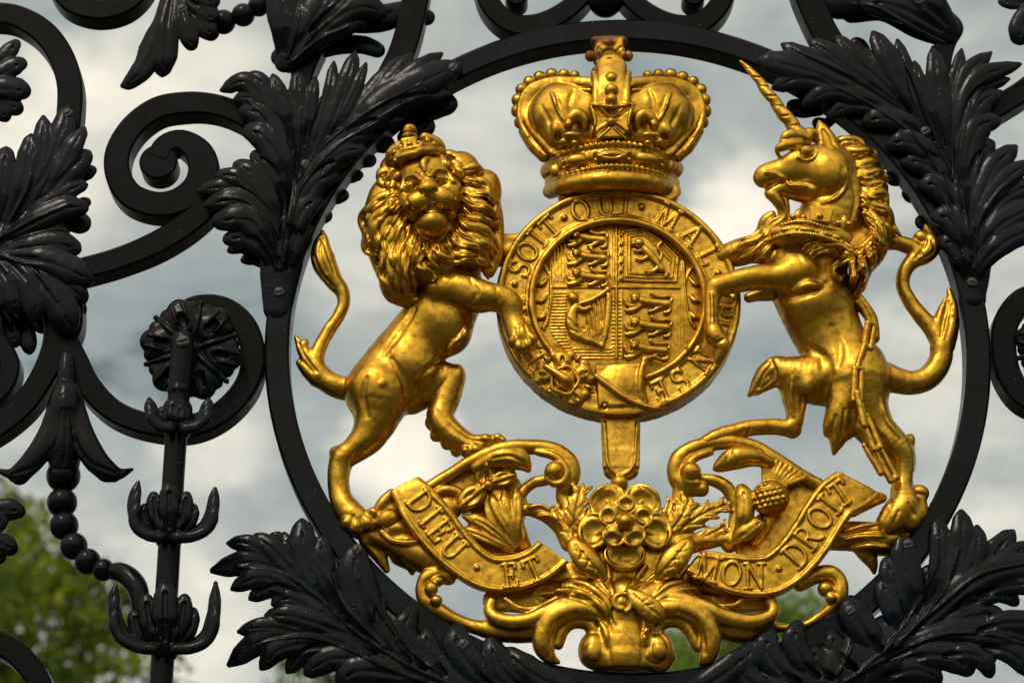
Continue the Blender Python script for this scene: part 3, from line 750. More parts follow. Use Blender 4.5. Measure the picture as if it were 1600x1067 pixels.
acanthus('acanthus_leaf', (-70, 775, 55, 890), [
    ([(-50, 812), (-20, 802), (8, 796), (40, 801)], 14), ([(-50, 820), (-20, 822), (-5, 815), (10, 812)], 15), ([(-50, 850), (-20, 846), (5, 850), (26, 862)], 14), ([(-50, 860), (-25, 866), (-8, 868), (8, 872)], 12)],
  body=[[(-60, 835, 20, 26), (-30, 825, 20, 16)]])

# ---- bellflower over the bead string
def bellflower():
    k = Clay(-25, 555, 225, 775, -10, 90, 1.6)
    k.tube([(104, 558, 34, 10), (103, 580, 36, 13), (103, 612, 36, 15)], 2)
    k.tube([(104, 618, 38, 24), (103, 634, 38, 28), (102, 665, 38, 27), (101, 700, 38, 27), (100, 728, 36, 24)], 4)
    for pts in ([(116, 630, 44, 15), (127, 672, 48, 18), (141, 706, 50, 20), (160, 729, 48, 18), (184, 740, 44, 10), (207, 733, 40, 3)],
                [(90, 632, 44, 15), (78, 676, 48, 18), (58, 711, 50, 19), (36, 734, 48, 16), (16, 740, 44, 8), (-6, 734, 40, 3)]):
        k.tube(pts, 4, .6)
    k.tube([(150, 722, 52, 8), (162, 742, 48, 10), (178, 748, 42, 6)], 5, .6); k.tube([(52, 722, 52, 8), (34, 748, 48, 9), (20, 748, 42, 5)], 5, .6)
    for pts in ([(110, 640), (118, 690), (140, 722), (180, 738)], [(96, 640), (86, 690), (60, 726), (20, 740)], [(103, 640), (103, 690), (100, 725)]):
        k.stroke(pts, 3.4, 1.5, 1.5, '-')
    return k.zmesh('bellflower', gate, IRON)
bellflower()

# ---- the upright rod with its rosette and leaf cups
rod = None
def round_bar(name, pts, parent=gate, mat=IRON, seg=20):
    Q = spline(pts, 8); C = U(Q[:, 0], Q[:, 1], Q[:, 2]); r = Q[:, 3] * S(Q[:, 0], Q[:, 1], Q[:, 2])
    T = np.gradient(C, axis=0); T /= np.linalg.norm(T, axis=1)[:, None]
    A = np.cross(T, [0, 0, 1.0]); A /= np.linalg.norm(A, axis=1)[:, None]; B = np.cross(T, A)
    V = []
    for i in range(len(C)):
        for j in range(seg):
            a = 2 * math.pi * j / seg
            V.append(C[i] + r[i] * (A[i] * math.cos(a) + B[i] * math.sin(a)))
    n = len(C)
    f = [[i * seg + j, i * seg + (j + 1) % seg, (i + 1) * seg + (j + 1) % seg, (i + 1) * seg + j] for i in range(n - 1) for j in range(seg)]
    f += [list(range(seg - 1, -1, -1)), [(n - 1) * seg + j for j in range(seg)]]
    return mesh_obj(name, W(np.array(V)), f, mat, parent)
rod = round_bar('upright_rod', [(286, 519, 84, 8), (286, 522, 84, 14), (285.5, 530, 84, 18), (283, 570, 84, 17.5), (280, 606, 84, 17.2), (280, 609, 84, 18.8), (279.6, 613, 84, 18.8), (279.5, 616, 84, 17.4),
    (276, 670, 84, 17.4), (270, 760, 84, 17.6), (264, 866, 84, 18), (254, 1030, 84, 18.6), (250, 1100, 84, 18.6)])
def sub_of(o): return o
screw(285.5, 533, 103, rod, 38, 1.25)

def rosette(u, v, d, r, name='rosette'):
    k = Clay(u - r - 12, v - r - 12, u + r + 12, v + r + 12, d - 30, d + 40, 1.5)
    k.ell(u, v, d - 6, r * .8, r * .8, 18, 0, 3)
    for i in range(6):
        a = R_(i * 60 + 12)
        pu, pv = u + r * .56 * math.cos(a), v + r * .58 * math.sin(a)
        k.ell(pu, pv, d + 6, r * .46, r * .40, 17, -math.degrees(a), 2.5)
        k.ell(u + r * .88 * math.cos(a), v + r * .88 * math.sin(a), d + 6, r * .2, r * .22, 12, -math.degrees(a), 4)
        for s_ in (-.33, .33): k.ell(u + r * .82 * math.cos(a + s_), v + r * .82 * math.sin(a + s_), d + 4, r * .17, r * .15, 11, -math.degrees(a + s_), 3)
        k.ell(pu + 4 * math.cos(a), pv + 4 * math.sin(a), d + 24, r * .2, r * .12, 9, -math.degrees(a), 3, '-')
    for i in range(6):
        a = R_(i * 60 + 42)
        k.stroke([(u + .2 * r * math.cos(a), v + .2 * r * math.sin(a)), (u + .6 * r * math.cos(a), v + .6 * r * math.sin(a)), (u + .98 * r * math.cos(a), v + .98 * r * math.sin(a))], 4.2, 3, 2)
        a = R_(i * 60 + 12)
        k.stroke([(u + .62 * r * math.cos(a + .2), v + .62 * r * math.sin(a + .2)), (u + .95 * r * math.cos(a + .12), v + .95 * r * math.sin(a + .12))], 2.6, 1.4, 1)
        k.stroke([(u + .62 * r * math.cos(a - .2), v + .62 * r * math.sin(a - .2)), (u + .95 * r * math.cos(a - .12), v + .95 * r * math.sin(a - .12))], 2.6, 1.4, 1)
    k.ell(u, v, d + 16, r * .2, r * .2, 14, 0, 3)
    return k.zmesh(name, gate, IRON)
rosette(299, 546, 38, 76)
rosette(1652, 540, 20, 64)

def leaf_cup(cu, top, bot, hw, petals, left, right, seed=0):
    """calyx round the rod: petals standing up in front and a leaf curling out on either side."""
    k = Clay(cu - hw - 22, top - 12, cu + hw + 22, bot + 14, 10, 160, 1.5)
    k.tube([(cu, bot - 30, 84, 24), (cu, bot - 8, 84, 25), (cu, bot - 1, 84, 20)], 3)
    for (pu, pv, w) in petals:
        Q = [(cu + (pu - cu) * .25, bot - 4), (cu + (pu - cu) * .75, bot - (bot - pv) * .45), (pu, pv)]
        P = spline(Q, 4); t = np.linspace(0, 1, len(P)); r = w * 1.12 * np.interp(t, [0, .5, .8, .94, 1], [.5, 1, .95, .62, .25])
        out = abs(pu - cu) / hw
        d = 108 - 22 * out + np.interp(t, [0, .5, 1], [0, 8, 4])
        k.chain(U(P[:, 0], P[:, 1], d), r, 2, .5)
        m = (t > .15) & (t < .9)
        k.chain(U(P[m, 0], P[m, 1], d[m] + r[m] * .5 + 1), r[m] * .28, 1.2, 1, '-')
    for pts in (left, right):
        for dz, sc, rr in ((2, 1.0, 11), (18, .84, 10), (-16, .88, 9.5), (26, .62, 9)):
            n = len(pts)
            P = [(x, y + (1 - sc) * (pts[-1][1] * 0 + (bot - y)) , 92 + dz, rr * np.interp(i / (n - 1), [0, .4, .75, .92, 1], [1, 1, .95, .65, .3])) for i, (x, y) in enumerate(pts)]
            k.tube(P, 1.5, .62)
    o = k.zmesh('leaf_cup', rod, IRON)
    return o
leaf_cup(264, 752, 842, 76, [(225, 790, 11), (303, 790, 11), (239, 771, 12), (292, 771, 12), (264, 757, 14), (250, 800, 8), (280, 800, 8)],
         [(250, 838), (232, 833), (215, 815), (209, 790), (212, 770), (216, 753)], [(278, 838), (300, 836), (320, 822), (331, 800), (334, 780), (336, 763)])
leaf_cup(257, 908, 1018, 90, [(208, 957, 13), (302, 952, 13), (228, 931, 14), (289, 931, 14), (258, 914, 17), (242, 960, 9), (273, 960, 9)],
         [(238, 1012), (214, 1006), (190, 985), (179, 955), (178, 932), (181, 914)], [(275, 1012), (300, 1009), (322, 992), (333, 962), (336, 935), (337, 910)])
leaf_cup(277, 620, 672, 50, [(252, 637, 8), (290, 637, 8), (270, 626, 10), (282, 632, 8)],
         [(265, 668), (250, 664), (240, 650), (235, 636), (233, 623)], [(290, 668), (306, 664), (318, 650), (324, 636), (326, 624)])
# curved pipe from the bead string into the lower cup
round_bar('pipe', [(172, 893, 66, 12), (186, 893, 70, 15.5), (202, 902, 76, 17), (214, 918, 82, 17), (219, 940, 86, 15), (219, 965, 88, 13)])
# ================================================================== gilded lion
LOCK = ([0, .15, .5, .85, 1], [.55, .9, 1.0, .7, .25])
def shell(name, label, cat, u, v, d=0):
    return thing(name, label, cat, W(U(u, v, d)))
lion = shell('gilded_lion', 'gilded rearing lion with curled mane and small crown, gripping the round medallion', 'lion statue', 600, 815)

def lion_body():
    k = Clay(455, 225, 850, 850, -60, 150, 1.6)
    # trunk
    k.tube([(585, 612, 6, 44), (612, 575, 8, 48), (655, 530, 12, 51), (688, 490, 14, 54), (700, 455, 16, 56), (690, 420, 18, 52)], 6, .85)
    k.ell(593, 612, 14, 52, 52, 50, 25, 14)
    k.ell(640, 570, 14, 46, 50, 44, 40, 12)
    k.ell(690, 500, 22, 46, 58, 46, 25, 12)
    # standing hind leg
    k.tube([(592, 632, 16, 42), (586, 660, 17, 33), (572, 686, 17, 26), (552, 704, 16, 21), (536, 716, 15, 20), (530, 735, 14, 18), (529, 760, 14, 17), (534, 782, 16, 18), (546, 800, 20, 21), (560, 812, 22, 20)], 8)
    k.ell(527, 712, 10, 12, 16, 14, 30, 6)
    for u, v, r in ((544, 818, 13), (556, 824, 14), (573, 818, 15), (584, 803, 12)): k.ell(u, v, 28, r, r * .9, 15, 0, 4)
    k.ell(606, 812, 30, 20, 17, 17, 20, 4)
    for p in ([(552, 806), (549, 822)], [(566, 806), (565, 826)], [(578, 800), (583, 814)]): k.stroke(p, 2.4, 1, 2, '-')
    # other hind leg stepping forward
    k.tube([(640, 612, -2, 36), (675, 600, -2, 31), (700, 592, 0, 25), (700, 612, 2, 23), (692, 636, 4, 21), (688, 655, 6, 22), (702, 674, 8, 21), (730, 692, 10, 17), (758, 694, 12, 15), (775, 692, 14, 12)], 8)
    k.ell(716, 586, 6, 11, 17, 16, 0, 6)
    for u, v, r in ((744, 704, 12), (760, 688, 11), (778, 686, 10), (786, 690, 7), (728, 706, 10)): k.ell(u, v, 18, r, r * .85, 13, -20, 4)
    for u, v in ((672, 663), (680, 682), (697, 695), (712, 706)): k.ell(u, v, 4, 9, 7, 10, -40, 5)
    # belly fold and haunch modelling
    k.stroke([(700, 556), (672, 575), (650, 600), (640, 632)], 5, 2.5, 5, '-')
    k.stroke([(612, 560), (628, 585), (634, 610), (630, 640)], 4.5, 2.5, 6, '-')
    k.stroke([(572, 590), (566, 620), (574, 650)], 5, 3, 6, '-')
    k.ell(598, 600, 58, 8, 6, 7, 30, 5)
    k.stroke([(600, 552), (626, 515), (648, 482)], 5, 3.6, 8, '-')
    for a, b in (((728, 518), (714, 545)), ((716, 530), (700, 556)), ((738, 508), (726, 528))): k.stroke([a, ((a[0] + b[0]) / 2 - 5, (a[1] + b[1]) / 2), b], 4.5, 1.5, 2.5, prof=LOCK)
    k.stroke([(575, 690), (556, 712), (548, 735)], 3.5, 2, 4, '-')
    k.stroke([(682, 640), (700, 662), (728, 684), (756, 690)], 4, 2, 4, '-')
    # near arm and paw on the medallion
    k.tube([(690, 452, 52, 30), (722, 453, 58, 27), (755, 462, 62, 24), (783, 468, 64, 22), (796, 476, 64, 21), (800, 497, 64, 17), (806, 512, 64, 19), (814, 528, 66, 22), (820, 532, 66, 20)], 8)
    k.ell(708, 440, 50, 36, 24, 26, -12, 10)
    k.ell(730, 470, 60, 34, 14, 20, -18, 10)
    for u, v in ((802, 534), (812, 543), (823, 541), (831, 531)): k.ell(u, v, 76, 9.5, 11, 12, 0, 3)
    for p in ([(804, 512), (806, 534)], [(813, 512), (817, 538)], [(820, 508), (827, 530)]): k.stroke(p, 2.2, .8, 1.5, '-')
    k.stroke([(700, 470), (725, 484), (752, 490)], 5, 2, 5, '-')
    k.stroke([(735, 436), (745, 455), (740, 470)], 4, 2.2, 5, '-')
    k.stroke([(775, 450), (778, 468), (770, 482)], 3, 1.5, 4, '-')
    # far arm behind the shield
    k.tube([(730, 412, 8, 24), (765, 398, 8, 20), (800, 396, 10, 22), (822, 400, 10, 14)], 5); k.tube([(766, 372, 6, 9), (790, 374, 8, 9), (820, 372, 10, 8)], 8)
    # neck and head
    k.tube([(690, 425, 24, 52), (680, 380, 40, 46), (672, 330, 52, 44)], 10)
    k.ell(668, 300, 70, 46, 54, 44, 8, 8)           # skull
    k.ell(664, 270, 78, 40, 26, 34, 8, 8)
    k.ell(645, 315, 84, 26, 30, 26, 15, 8); k.ell(700, 308, 82, 24, 32, 26, -8, 8)   # cheeks
    k.tube([(662, 272, 104, 13), (667, 286, 112, 14), (671, 297, 116, 15)], 6)       # bridge of the nose
    k.ell(668, 296, 119, 17, 13, 15, 8, 3.5)
    k.ell(654, 317, 107, 23, 18, 20, 24, 4); k.ell(693, 312, 107, 22, 18, 20, -24, 4)  # muzzle pads
    k.ell(675, 307, 114, 12, 12, 12, 8, 4)
    k.ell(690, 301, 117, 12, 9, 9, -25, 3); k.ell(655, 308, 113, 11, 8, 8, 25, 3)
    k.ell(677, 350, 98, 23, 21, 26, 0, 3)            # chin
    k.tube([(645, 337, 88, 9), (660, 328, 98, 7), (677, 325, 102, 6.5), (693, 327, 98, 7), (704, 337, 88, 9)], 3)
    k.stroke([(648, 340), (660, 333), (677, 329), (692, 332), (702, 340)], 3.0, .6, 1.5, '-')
    k.stroke([(674, 300), (675, 312), (676, 322)], 2.2, .8, 1.5, '-')
    k.ell(661, 300, 128, 4, 3, 5, 30, 1.5, '-'); k.ell(681, 297, 128, 4, 3, 5, -20, 1.5, '-')
    k.ell(641, 294, 110, 13, 10, 9, 15, 3, '-'); k.ell(689, 283, 112, 13, 10, 9, -15, 3, '-')   # eye sockets
    k.ell(641, 295, 98, 9.5, 8, 12, 15, 1.5); k.ell(688, 283, 100, 9.5, 8, 12, -15, 1.5)
    for c, s_ in (((641, 294), 1), ((688, 282), -1)):
        k.stroke([(c[0] - 10, c[1] + 1 - 3 * s_), (c[0], c[1] - 6), (c[0] + 10, c[1] + 2 * s_)], 2.0, .8, 1)
        k.stroke([(c[0] - 9, c[1] + 3), (c[0], c[1] + 7), (c[0] + 9, c[1] + 2)], 1.8, .8, 1)
        k.stroke([(c[0] - 5, c[1]), (c[0] + 5, c[1])], 1.2, .6, .6, '-')
    k.stroke([(628, 296), (634, 280), (648, 274), (658, 282)], 4.5, 2.5, 2.5); k.stroke([(671, 276), (680, 266), (696, 268), (708, 284)], 4.5, 2.5, 2.5)
    k.stroke([(664, 262), (664, 274)], 2.5, 1, 3, '-')
    for p in ([(640, 322), (652, 326), (662, 324)], [(642, 329), (654, 331)], [(688, 320), (700, 322)], [(690, 326), (702, 329)]): k.stroke(p, 1.4, .3, 1, '-')
    k.stroke([(632, 305), (640, 325), (644, 345), (655, 362)], 3.4, 1.5, 3, '-'); k.stroke([(712, 300), (710, 320), (706, 342), (700, 358)], 3.4, 1.5, 3, '-')
    for pts, r in (([(628, 284), (626, 268), (636, 256), (650, 255), (656, 266), (646, 272)], 6.5), ([(664, 268), (662, 254), (674, 244), (690, 248), (700, 262), (712, 272)], 6.5), ([(672, 262), (680, 256), (690, 262)], 4.5),
                   ([(618, 300), (618, 282), (626, 270)], 6), ([(712, 286), (712, 268), (704, 256)], 6), ([(640, 264), (648, 262)], 4.5), ([(656, 258), (662, 248), (668, 244)], 5)):
        k.stroke(pts, r, 4.5, 1.2, prof=LOCK)
    # tail
    k.tube([(556, 606, 2, 20), (535, 606, 3, 19), (512, 596, 4, 18), (496, 580, 5, 16), (494, 560, 6, 13), (501, 540, 6, 11), (514, 516, 6, 10.5), (529, 494, 6, 10), (537, 474, 6, 10), (534, 455, 6, 11.5), (519, 435, 7, 15), (506, 410, 8, 19), (502, 388, 8, 15), (504, 371, 8, 8), (504, 363, 8, 4)], 4)
    k.tube([(500, 585, 5, 15), (484, 562, 6, 13), (472, 545, 6, 9), (463, 528, 6, 4)], 5)
    k.tube([(495, 590, 5, 15), (480, 578, 5, 11), (468, 567, 5, 6)], 5); k.ell(474, 540, 8, 7, 12, 8, -30, 4)
    for p in ([(506, 370), (500, 395), (510, 425)], [(503, 372), (512, 395), (522, 425)], [(490, 400), (500, 425), (520, 448)], [(466, 535), (478, 560), (495, 580)], [(474, 565), (488, 580)]): k.stroke(p, 2.6, 1, 2, '-')
    return k.zmesh('body', lion, GOLD)
lion_body()

def lion_mane():
    k = Clay(555, 225, 800, 490, -40, 140, 1.5)
    k.ell(618, 352, 44, 44, 78, 34, 12, 10); k.ell(630, 420, 44, 36, 58, 34, -14, 10); k.ell(600, 310, 34, 24, 46, 26, -25, 8)
    k.ell(740, 325, 40, 38, 66, 36, -22, 10); k.ell(730, 385, 52, 44, 38, 32, -20, 10); k.ell(675, 410, 60, 40, 40, 34, 0, 10)
    k.ell(718, 268, 52, 32, 32, 28, -35, 8); k.ell(620, 270, 52, 26, 30, 26, 25, 8)
    k.ell(668, 330, 95, 40, 50, 34, 8, 5, '-')       # room for the face
    k.tube([(760, 300, 30, 14), (772, 335, 30, 14), (776, 365, 30, 12), (772, 395, 34, 14), (764, 425, 44, 10)], 6); k.tube([(584, 330, 30, 14), (580, 370, 30, 12), (592, 410, 34, 12), (606, 440, 36, 11), (630, 468, 40, 12), (650, 470, 44, 10)], 6)
    hair = [
     ([(630, 292), (606, 306), (582, 322), (569, 344), (573, 372), (572, 392), (584, 400)], 11), ([(628, 305), (606, 325), (584, 350), (586, 380), (584, 404), (592, 412)], 11),
     ([(630, 318), (610, 345), (596, 375), (600, 405), (596, 430), (604, 446)], 11), ([(634, 330), (620, 358), (608, 390), (612, 420), (611, 452)], 10),
     ([(638, 342), (630, 370), (618, 400), (622, 432), (624, 464)], 10), ([(646, 354), (642, 382), (632, 412), (636, 446), (640, 478)], 10), ([(652, 362), (650, 392), (644, 425), (650, 458)], 9),
     ([(663, 368), (656, 392), (652, 412), (666, 420), (674, 434), (666, 447)], 8.5), ([(672, 374), (668, 392), (674, 408), (684, 420), (676, 440)], 8),
     ([(681, 372), (684, 395), (704, 406), (730, 402), (754, 412), (763, 436)], 9), ([(690, 366), (702, 388), (726, 396), (750, 394), (768, 418)], 9.5), ([(698, 358), (714, 378), (738, 384), (760, 390), (772, 402)], 9.5),
     ([(708, 348), (720, 366), (744, 374), (766, 386), (776, 396)], 10), ([(713, 334), (726, 350), (750, 358), (770, 372), (778, 388)], 10), ([(716, 320), (730, 334), (752, 340), (772, 352), (783, 350)], 10),
     ([(716, 306), (734, 318), (756, 322), (774, 338), (778, 358)], 10), ([(718, 294), (738, 302), (758, 304), (772, 318), (774, 336)], 10), ([(722, 280), (742, 284), (758, 290), (767, 306)], 10),
     ([(724, 266), (742, 264), (752, 276)], 10), ([(702, 268), (714, 282), (716, 300), (714, 318)], 7), ([(706, 252), (716, 264), (722, 282)], 8),
     ([(614, 300), (606, 284), (612, 270), (624, 266)], 8), ([(628, 302), (620, 286), (628, 268), (640, 258)], 8), ([(610, 316), (618, 330), (626, 320), (624, 306)], 6.5), ([(600, 292), (596, 276), (606, 268)], 8),
     ([(640, 280), (634, 262), (644, 249), (658, 252), (660, 264), (650, 268)], 7), ([(664, 266), (664, 250), (678, 243), (694, 250), (704, 268), (714, 276)], 7.5), ([(612, 292), (622, 276), (632, 262)], 7), ([(706, 262), (716, 268), (724, 282)], 7), ([(672, 264), (680, 256), (690, 262)], 5), ([(644, 270), (648, 260), (654, 262)], 4.5)]
    for i, (p, r) in enumerate(hair):
        k.stroke(p, r * .92, r * .14 + (i % 2) * 3.6, 1.0, prof=LOCK, wave=1.6)
    for i, (p, r) in enumerate(hair[:18]):
        k.stroke([(x + 3.5, y + 3.0) for x, y in p[:-1]], r * .5, 1.6, .8, prof=LOCK, wave=1.8)
    for p, r in hair[:19]:
        q = [(x + 1.5, y + 1.0) for x, y in p]
        k.stroke(q[:-1], r * .2, .4, .8, '-', sm=1)
    for u, v, a in ((704, 246, -30), (601, 272, 20)):
        k.ell(u, v, 62, 14, 12, 12, a, 3); k.ell(u, v + 2, 74, 7, 5, 7, a, 2, '-')
    k.ell(745, 272, 54, 12, 14, 14, -30, 3)
    return k.zmesh('mane', lion, GOLD, 1)
lion_mane()

def lion_crown():
    k = Clay(600, 185, 705, 275, 20, 150, 1.2)
    k.ell(650, 247, 78, 40, 19, 34, 8, 3)
    k.tube([(610, 256, 70, 7), (622, 247, 100, 6.5), (648, 240, 116, 6.5), (674, 235, 108, 6.5), (691, 240, 76, 7)], 2)
    k.tube([(612, 246, 70, 4), (624, 238, 100, 4), (648, 231, 114, 4), (672, 227, 106, 4), (688, 230, 76, 4)], 1.5)
    k.tube([(609, 254, 76, 8), (612, 240, 84, 9), (622, 230, 88, 8), (634, 224, 92, 8)], 2)
    k.tube([(689, 240, 80, 8), (686, 228, 84, 9), (676, 220, 90, 9), (664, 216, 94, 9)], 2)
    k.box(640, 226, 104, 12, 10, 7, 8, 3, 3, taper=.2); k.ell(640, 226, 112, 4.5, 4.5, 5, 0, 1.5)
    k.ell(640, 206, 84, 11.5, 10, 12, 0, 2); k.ell(640, 215, 88, 14, 5, 14, 0, 2); k.ell(640, 200, 84, 9, 5, 9, 0, 3)
    for u, v in ((658, 226), (668, 222), (678, 227), (626, 232), (617, 240)): k.ell(u, v, 98, 5.5, 6, 8, 0, 1.5)
    for u, v in ((618, 252), (630, 246), (642, 243), (655, 240), (667, 238), (680, 238)): k.ell(u, v, 116 - abs(u - 650) * .5, 4.6, 3.6, 5, 0, 1)
    return k.zmesh('crown', lion, GOLD_WORN, 1)
lion_crown()
# ================================================================== gilded unicorn
uni = shell('gilded_unicorn', 'gilded rearing unicorn with spiral horn, crown collar and chain beside the medallion', 'unicorn statue', 1410, 815)
def unicorn_body():
    k = Clay(1080, 185, 1505, 850, -60, 160, 1.6)
    k.tube([(1254, 425, 20, 60), (1268, 455, 18, 62), (1282, 495, 16, 58), (1303, 540, 14, 54), (1326, 580, 14, 56), (1332, 595, 14, 54)], 8, .85)
    k.ell(1335, 588, 22, 54, 58, 50, 0, 14)
    k.ell(1245, 418, 42, 48, 40, 38, 20, 12)
    k.ell(1270, 470, 36, 50, 46, 40, 20, 12)
    # standing leg
    k.tube([(1338, 600, 20, 52), (1346, 636, 20, 42), (1366, 668, 20, 32), (1392, 693, 22, 27), (1406, 708, 22, 22), (1411, 728, 22, 17), (1411, 750, 22, 15.5), (1410, 768, 24, 19), (1413, 788, 28, 25), (1400, 806, 30, 25), (1388, 818, 30, 20)], 8)
    k.ell(1418, 694, 16, 11, 18, 14, -25, 5); k.ell(1424, 716, 12, 7, 24, 10, 0, 4)
    k.ell(1437, 770, 22, 15, 13, 14, -10, 3); k.ell(1437, 774, 34, 9, 5, 6, -10, 2, '-'); k.tube([(1432, 778, 20, 14), (1434, 798, 24, 16), (1422, 814, 28, 18)], 5)
    for p in ([(1392, 790), (1382, 806), (1376, 826)], [(1404, 798), (1396, 818)], [(1420, 786), (1428, 804)], [(1384, 770), (1392, 784)]): k.stroke(p, 3, 1, 2, '-')
    k.stroke([(1330, 650), (1352, 686), (1380, 715)], 5, 2, 6); k.stroke([(1376, 625), (1384, 655), (1405, 682)], 4, 1, 3)
    k.stroke([(1360, 660), (1380, 690), (1398, 720), (1402, 760)], 4, 2, 5, '-')
    # raised leg
    k.tube([(1312, 592, 14, 42), (1278, 594, 16, 40), (1244, 588, 18, 32), (1218, 580, 18, 23), (1210, 576, 18, 18)], 8)
    k.tube([(1248, 600, 18, 30), (1242, 620, 18, 21), (1243, 642, 18, 16), (1241, 660, 18, 14), (1231, 668, 18, 13.5), (1205, 666, 18, 13), (1175, 668, 20, 13), (1148, 674, 22, 13), (1122, 682, 24, 13), (1104, 690, 26, 11)], 6)
    k.ell(1241, 675, 16, 12, 9, 12, 30, 5)
    k.tube([(1214, 572, 22, 17), (1198, 580, 22, 14), (1186, 594, 20, 11), (1178, 608, 18, 7), (1171, 617, 16, 3.5)], 4); k.tube([(1214, 590, 22, 14), (1198, 600, 20, 10), (1182, 613, 18, 5)], 4)
    for p in ([(1208, 566), (1194, 584), (1184, 606)], [(1212, 576), (1204, 594), (1190, 606)], [(1204, 562), (1212, 580), (1208, 600)], [(1162, 672), (1156, 684)], [(1172, 672), (1168, 684)]): k.stroke(p, 2.6, .8, 2, '-')
    k.stroke([(1238, 590), (1236, 620), (1240, 650)], 3.5, 1, 4); k.stroke([(1262, 600), (1256, 620), (1252, 640)], 4, 2, 5, '-')
    k.stroke([(1282, 560), (1290, 590), (1292, 625)], 6, 3, 6, '-')
    k.ell(1262, 600, 42, 12, 18, 12, 0, 8)
    # belly tuft
    k.tube([(1322, 620, 34, 30), (1314, 655, 34, 24), (1310, 680, 32, 16), (1303, 708, 28, 3.5)], 6); k.tube([(1310, 640, 36, 20), (1300, 662, 36, 14), (1293, 676, 34, 7)], 4); k.tube([(1330, 640, 34, 22), (1326, 668, 32, 16), (1318, 684, 28, 6)], 4)
    for p in ([(1306, 650), (1300, 672), (1304, 700)], [(1320, 640), (1316, 672), (1308, 695)], [(1332, 640), (1330, 668)]): k.stroke(p, 2.8, 1, 2, '-')
    k.tube([(1334, 458, 22, 10), (1348, 478, 24, 10), (1362, 500, 24, 10), (1366, 528, 26, 9)], 3); k.tube([(1340, 470, 34, 5), (1354, 492, 36, 5), (1362, 515, 38, 5)], 1.5)
    # flank lines
    k.stroke([(1262, 540), (1290, 560), (1296, 585), (1284, 620)], 5, 3.2, 7, '-'); k.stroke([(1300, 510), (1312, 540), (1310, 570)], 5, 3.4, 8, '-')
    k.stroke([(1215, 470), (1240, 462), (1275, 452), (1295, 440)], 7, 4.5, 6, '-'); k.stroke([(1240, 455), (1262, 446), (1282, 448)], 7, 3, 8)
    # near foreleg laid on the medallion
    k.tube([(1250, 428, 52, 36), (1216, 433, 58, 23), (1182, 434, 62, 20), (1150, 440, 64, 18), (1122, 449, 66, 16), (1113, 465, 66, 13.5), (1112, 488, 66, 12), (1112, 506, 66, 12), (1117, 523, 70, 16), (1126, 537, 70, 13)], 7)
    k.ell(1116, 446, 66, 16, 13, 15, 30, 5)
    k.tube([(1124, 528, 72, 11), (1130, 542, 72, 11), (1122, 562, 66, 7)], 3); k.stroke([(1108, 528), (1118, 536), (1130, 530)], 2.4, .6, 1.5, '-')
    k.stroke([(1112, 460), (1113, 485), (1113, 505)], 2.5, .8, 2)
    k.stroke([(1160, 452), (1190, 450), (1220, 446)], 4, 2, 5, '-')
    k.tube([(1206, 368, 44, 18), (1188, 384, 38, 20), (1166, 392, 30, 22), (1142, 398, 22, 20), (1122, 404, 16, 14)], 7); k.tube([(1200, 456, 18, 15), (1184, 461, 14, 10), (1170, 465, 12, 8)], 4)
    # neck
    k.tube([(1262, 415, 26, 58), (1282, 380, 34, 54), (1298, 340, 44, 50), (1306, 305, 50, 44), (1302, 270, 52, 40)], 10, .8)
    # head
    k.tube([(1296, 262, 60, 40), (1270, 262, 66, 36), (1244, 266, 70, 28), (1220, 268, 72, 20.5), (1204, 271, 72, 18), (1196, 275, 72, 18), (1193, 278, 71, 16.5)], 7, .8)
    k.ell(1294, 268, 80, 34, 40, 26, 10, 8)          # cheek
    k.tube([(1268, 296, 66, 24), (1245, 296, 66, 19), (1226, 294, 67, 15), (1212, 298, 68, 12), (1204, 302, 68, 10)], 5, .9)
    k.ell(1244, 250, 80, 26, 16, 16, 25, 8)
    k.stroke([(1190, 294), (1204, 290), (1218, 284), (1232, 282)], 3.2, .6, 1.5, '-'); k.ell(1198, 293, 80, 8, 3.2, 12, 15, 1.5, '-')
    k.stroke([(1198, 270), (1212, 272), (1226, 280), (1232, 288)], 3, 1.2, 2)
    k.ell(1198, 263, float(k.surf([1198],[263])[0]) + 1, 6, 4.2, 7, 25, 1.5, '-'); k.stroke([(1190, 262), (1198, 256), (1207, 260)], 2.6, 1, 1.5); k.stroke([(1186, 284), (1192, 290)], 2, .6, 1, '-')
    k.ell(1260, 238, 108, 16, 13, 12, 20, 4, '-'); k.ell(1260, 239, 91, 12, 11, 14, 0, 1.2)
    k.stroke([(1246, 240), (1252, 229), (1264, 226), (1275, 234)], 3.2, 1.4, 1.5); k.stroke([(1247, 246), (1258, 251), (1270, 248), (1276, 240)], 2.6, 1.2, 1.5); k.stroke([(1262, 216), (1276, 222), (1284, 234)], 4, 1.5, 3)
    k.ell(1260, 239, 107, 4, 4, 3, 0, .6, '-')
    k.stroke([(1316, 262), (1314, 285), (1300, 302), (1280, 308)], 4, 2.2, 3, '-'); k.stroke([(1322, 265), (1322, 290), (1306, 310), (1284, 318)], 4, 1, 3)
    k.stroke([(1240, 288), (1262, 286), (1282, 294), (1300, 296)], 3.5, 2.4, 4, '-')
    k.ell(1248, 291, 84, 16, 4, 5, -5, 2)
    # ear and forelock
    k.tube([(1294, 234, 66, 19), (1290, 218, 68, 16), (1285, 204, 68, 10.5), (1280, 190, 66, 3)], 4, .8); k.tube([(1296, 232, 86, 11), (1292, 216, 84, 8.5), (1286, 203, 79, 4)], 2, .9, '-')
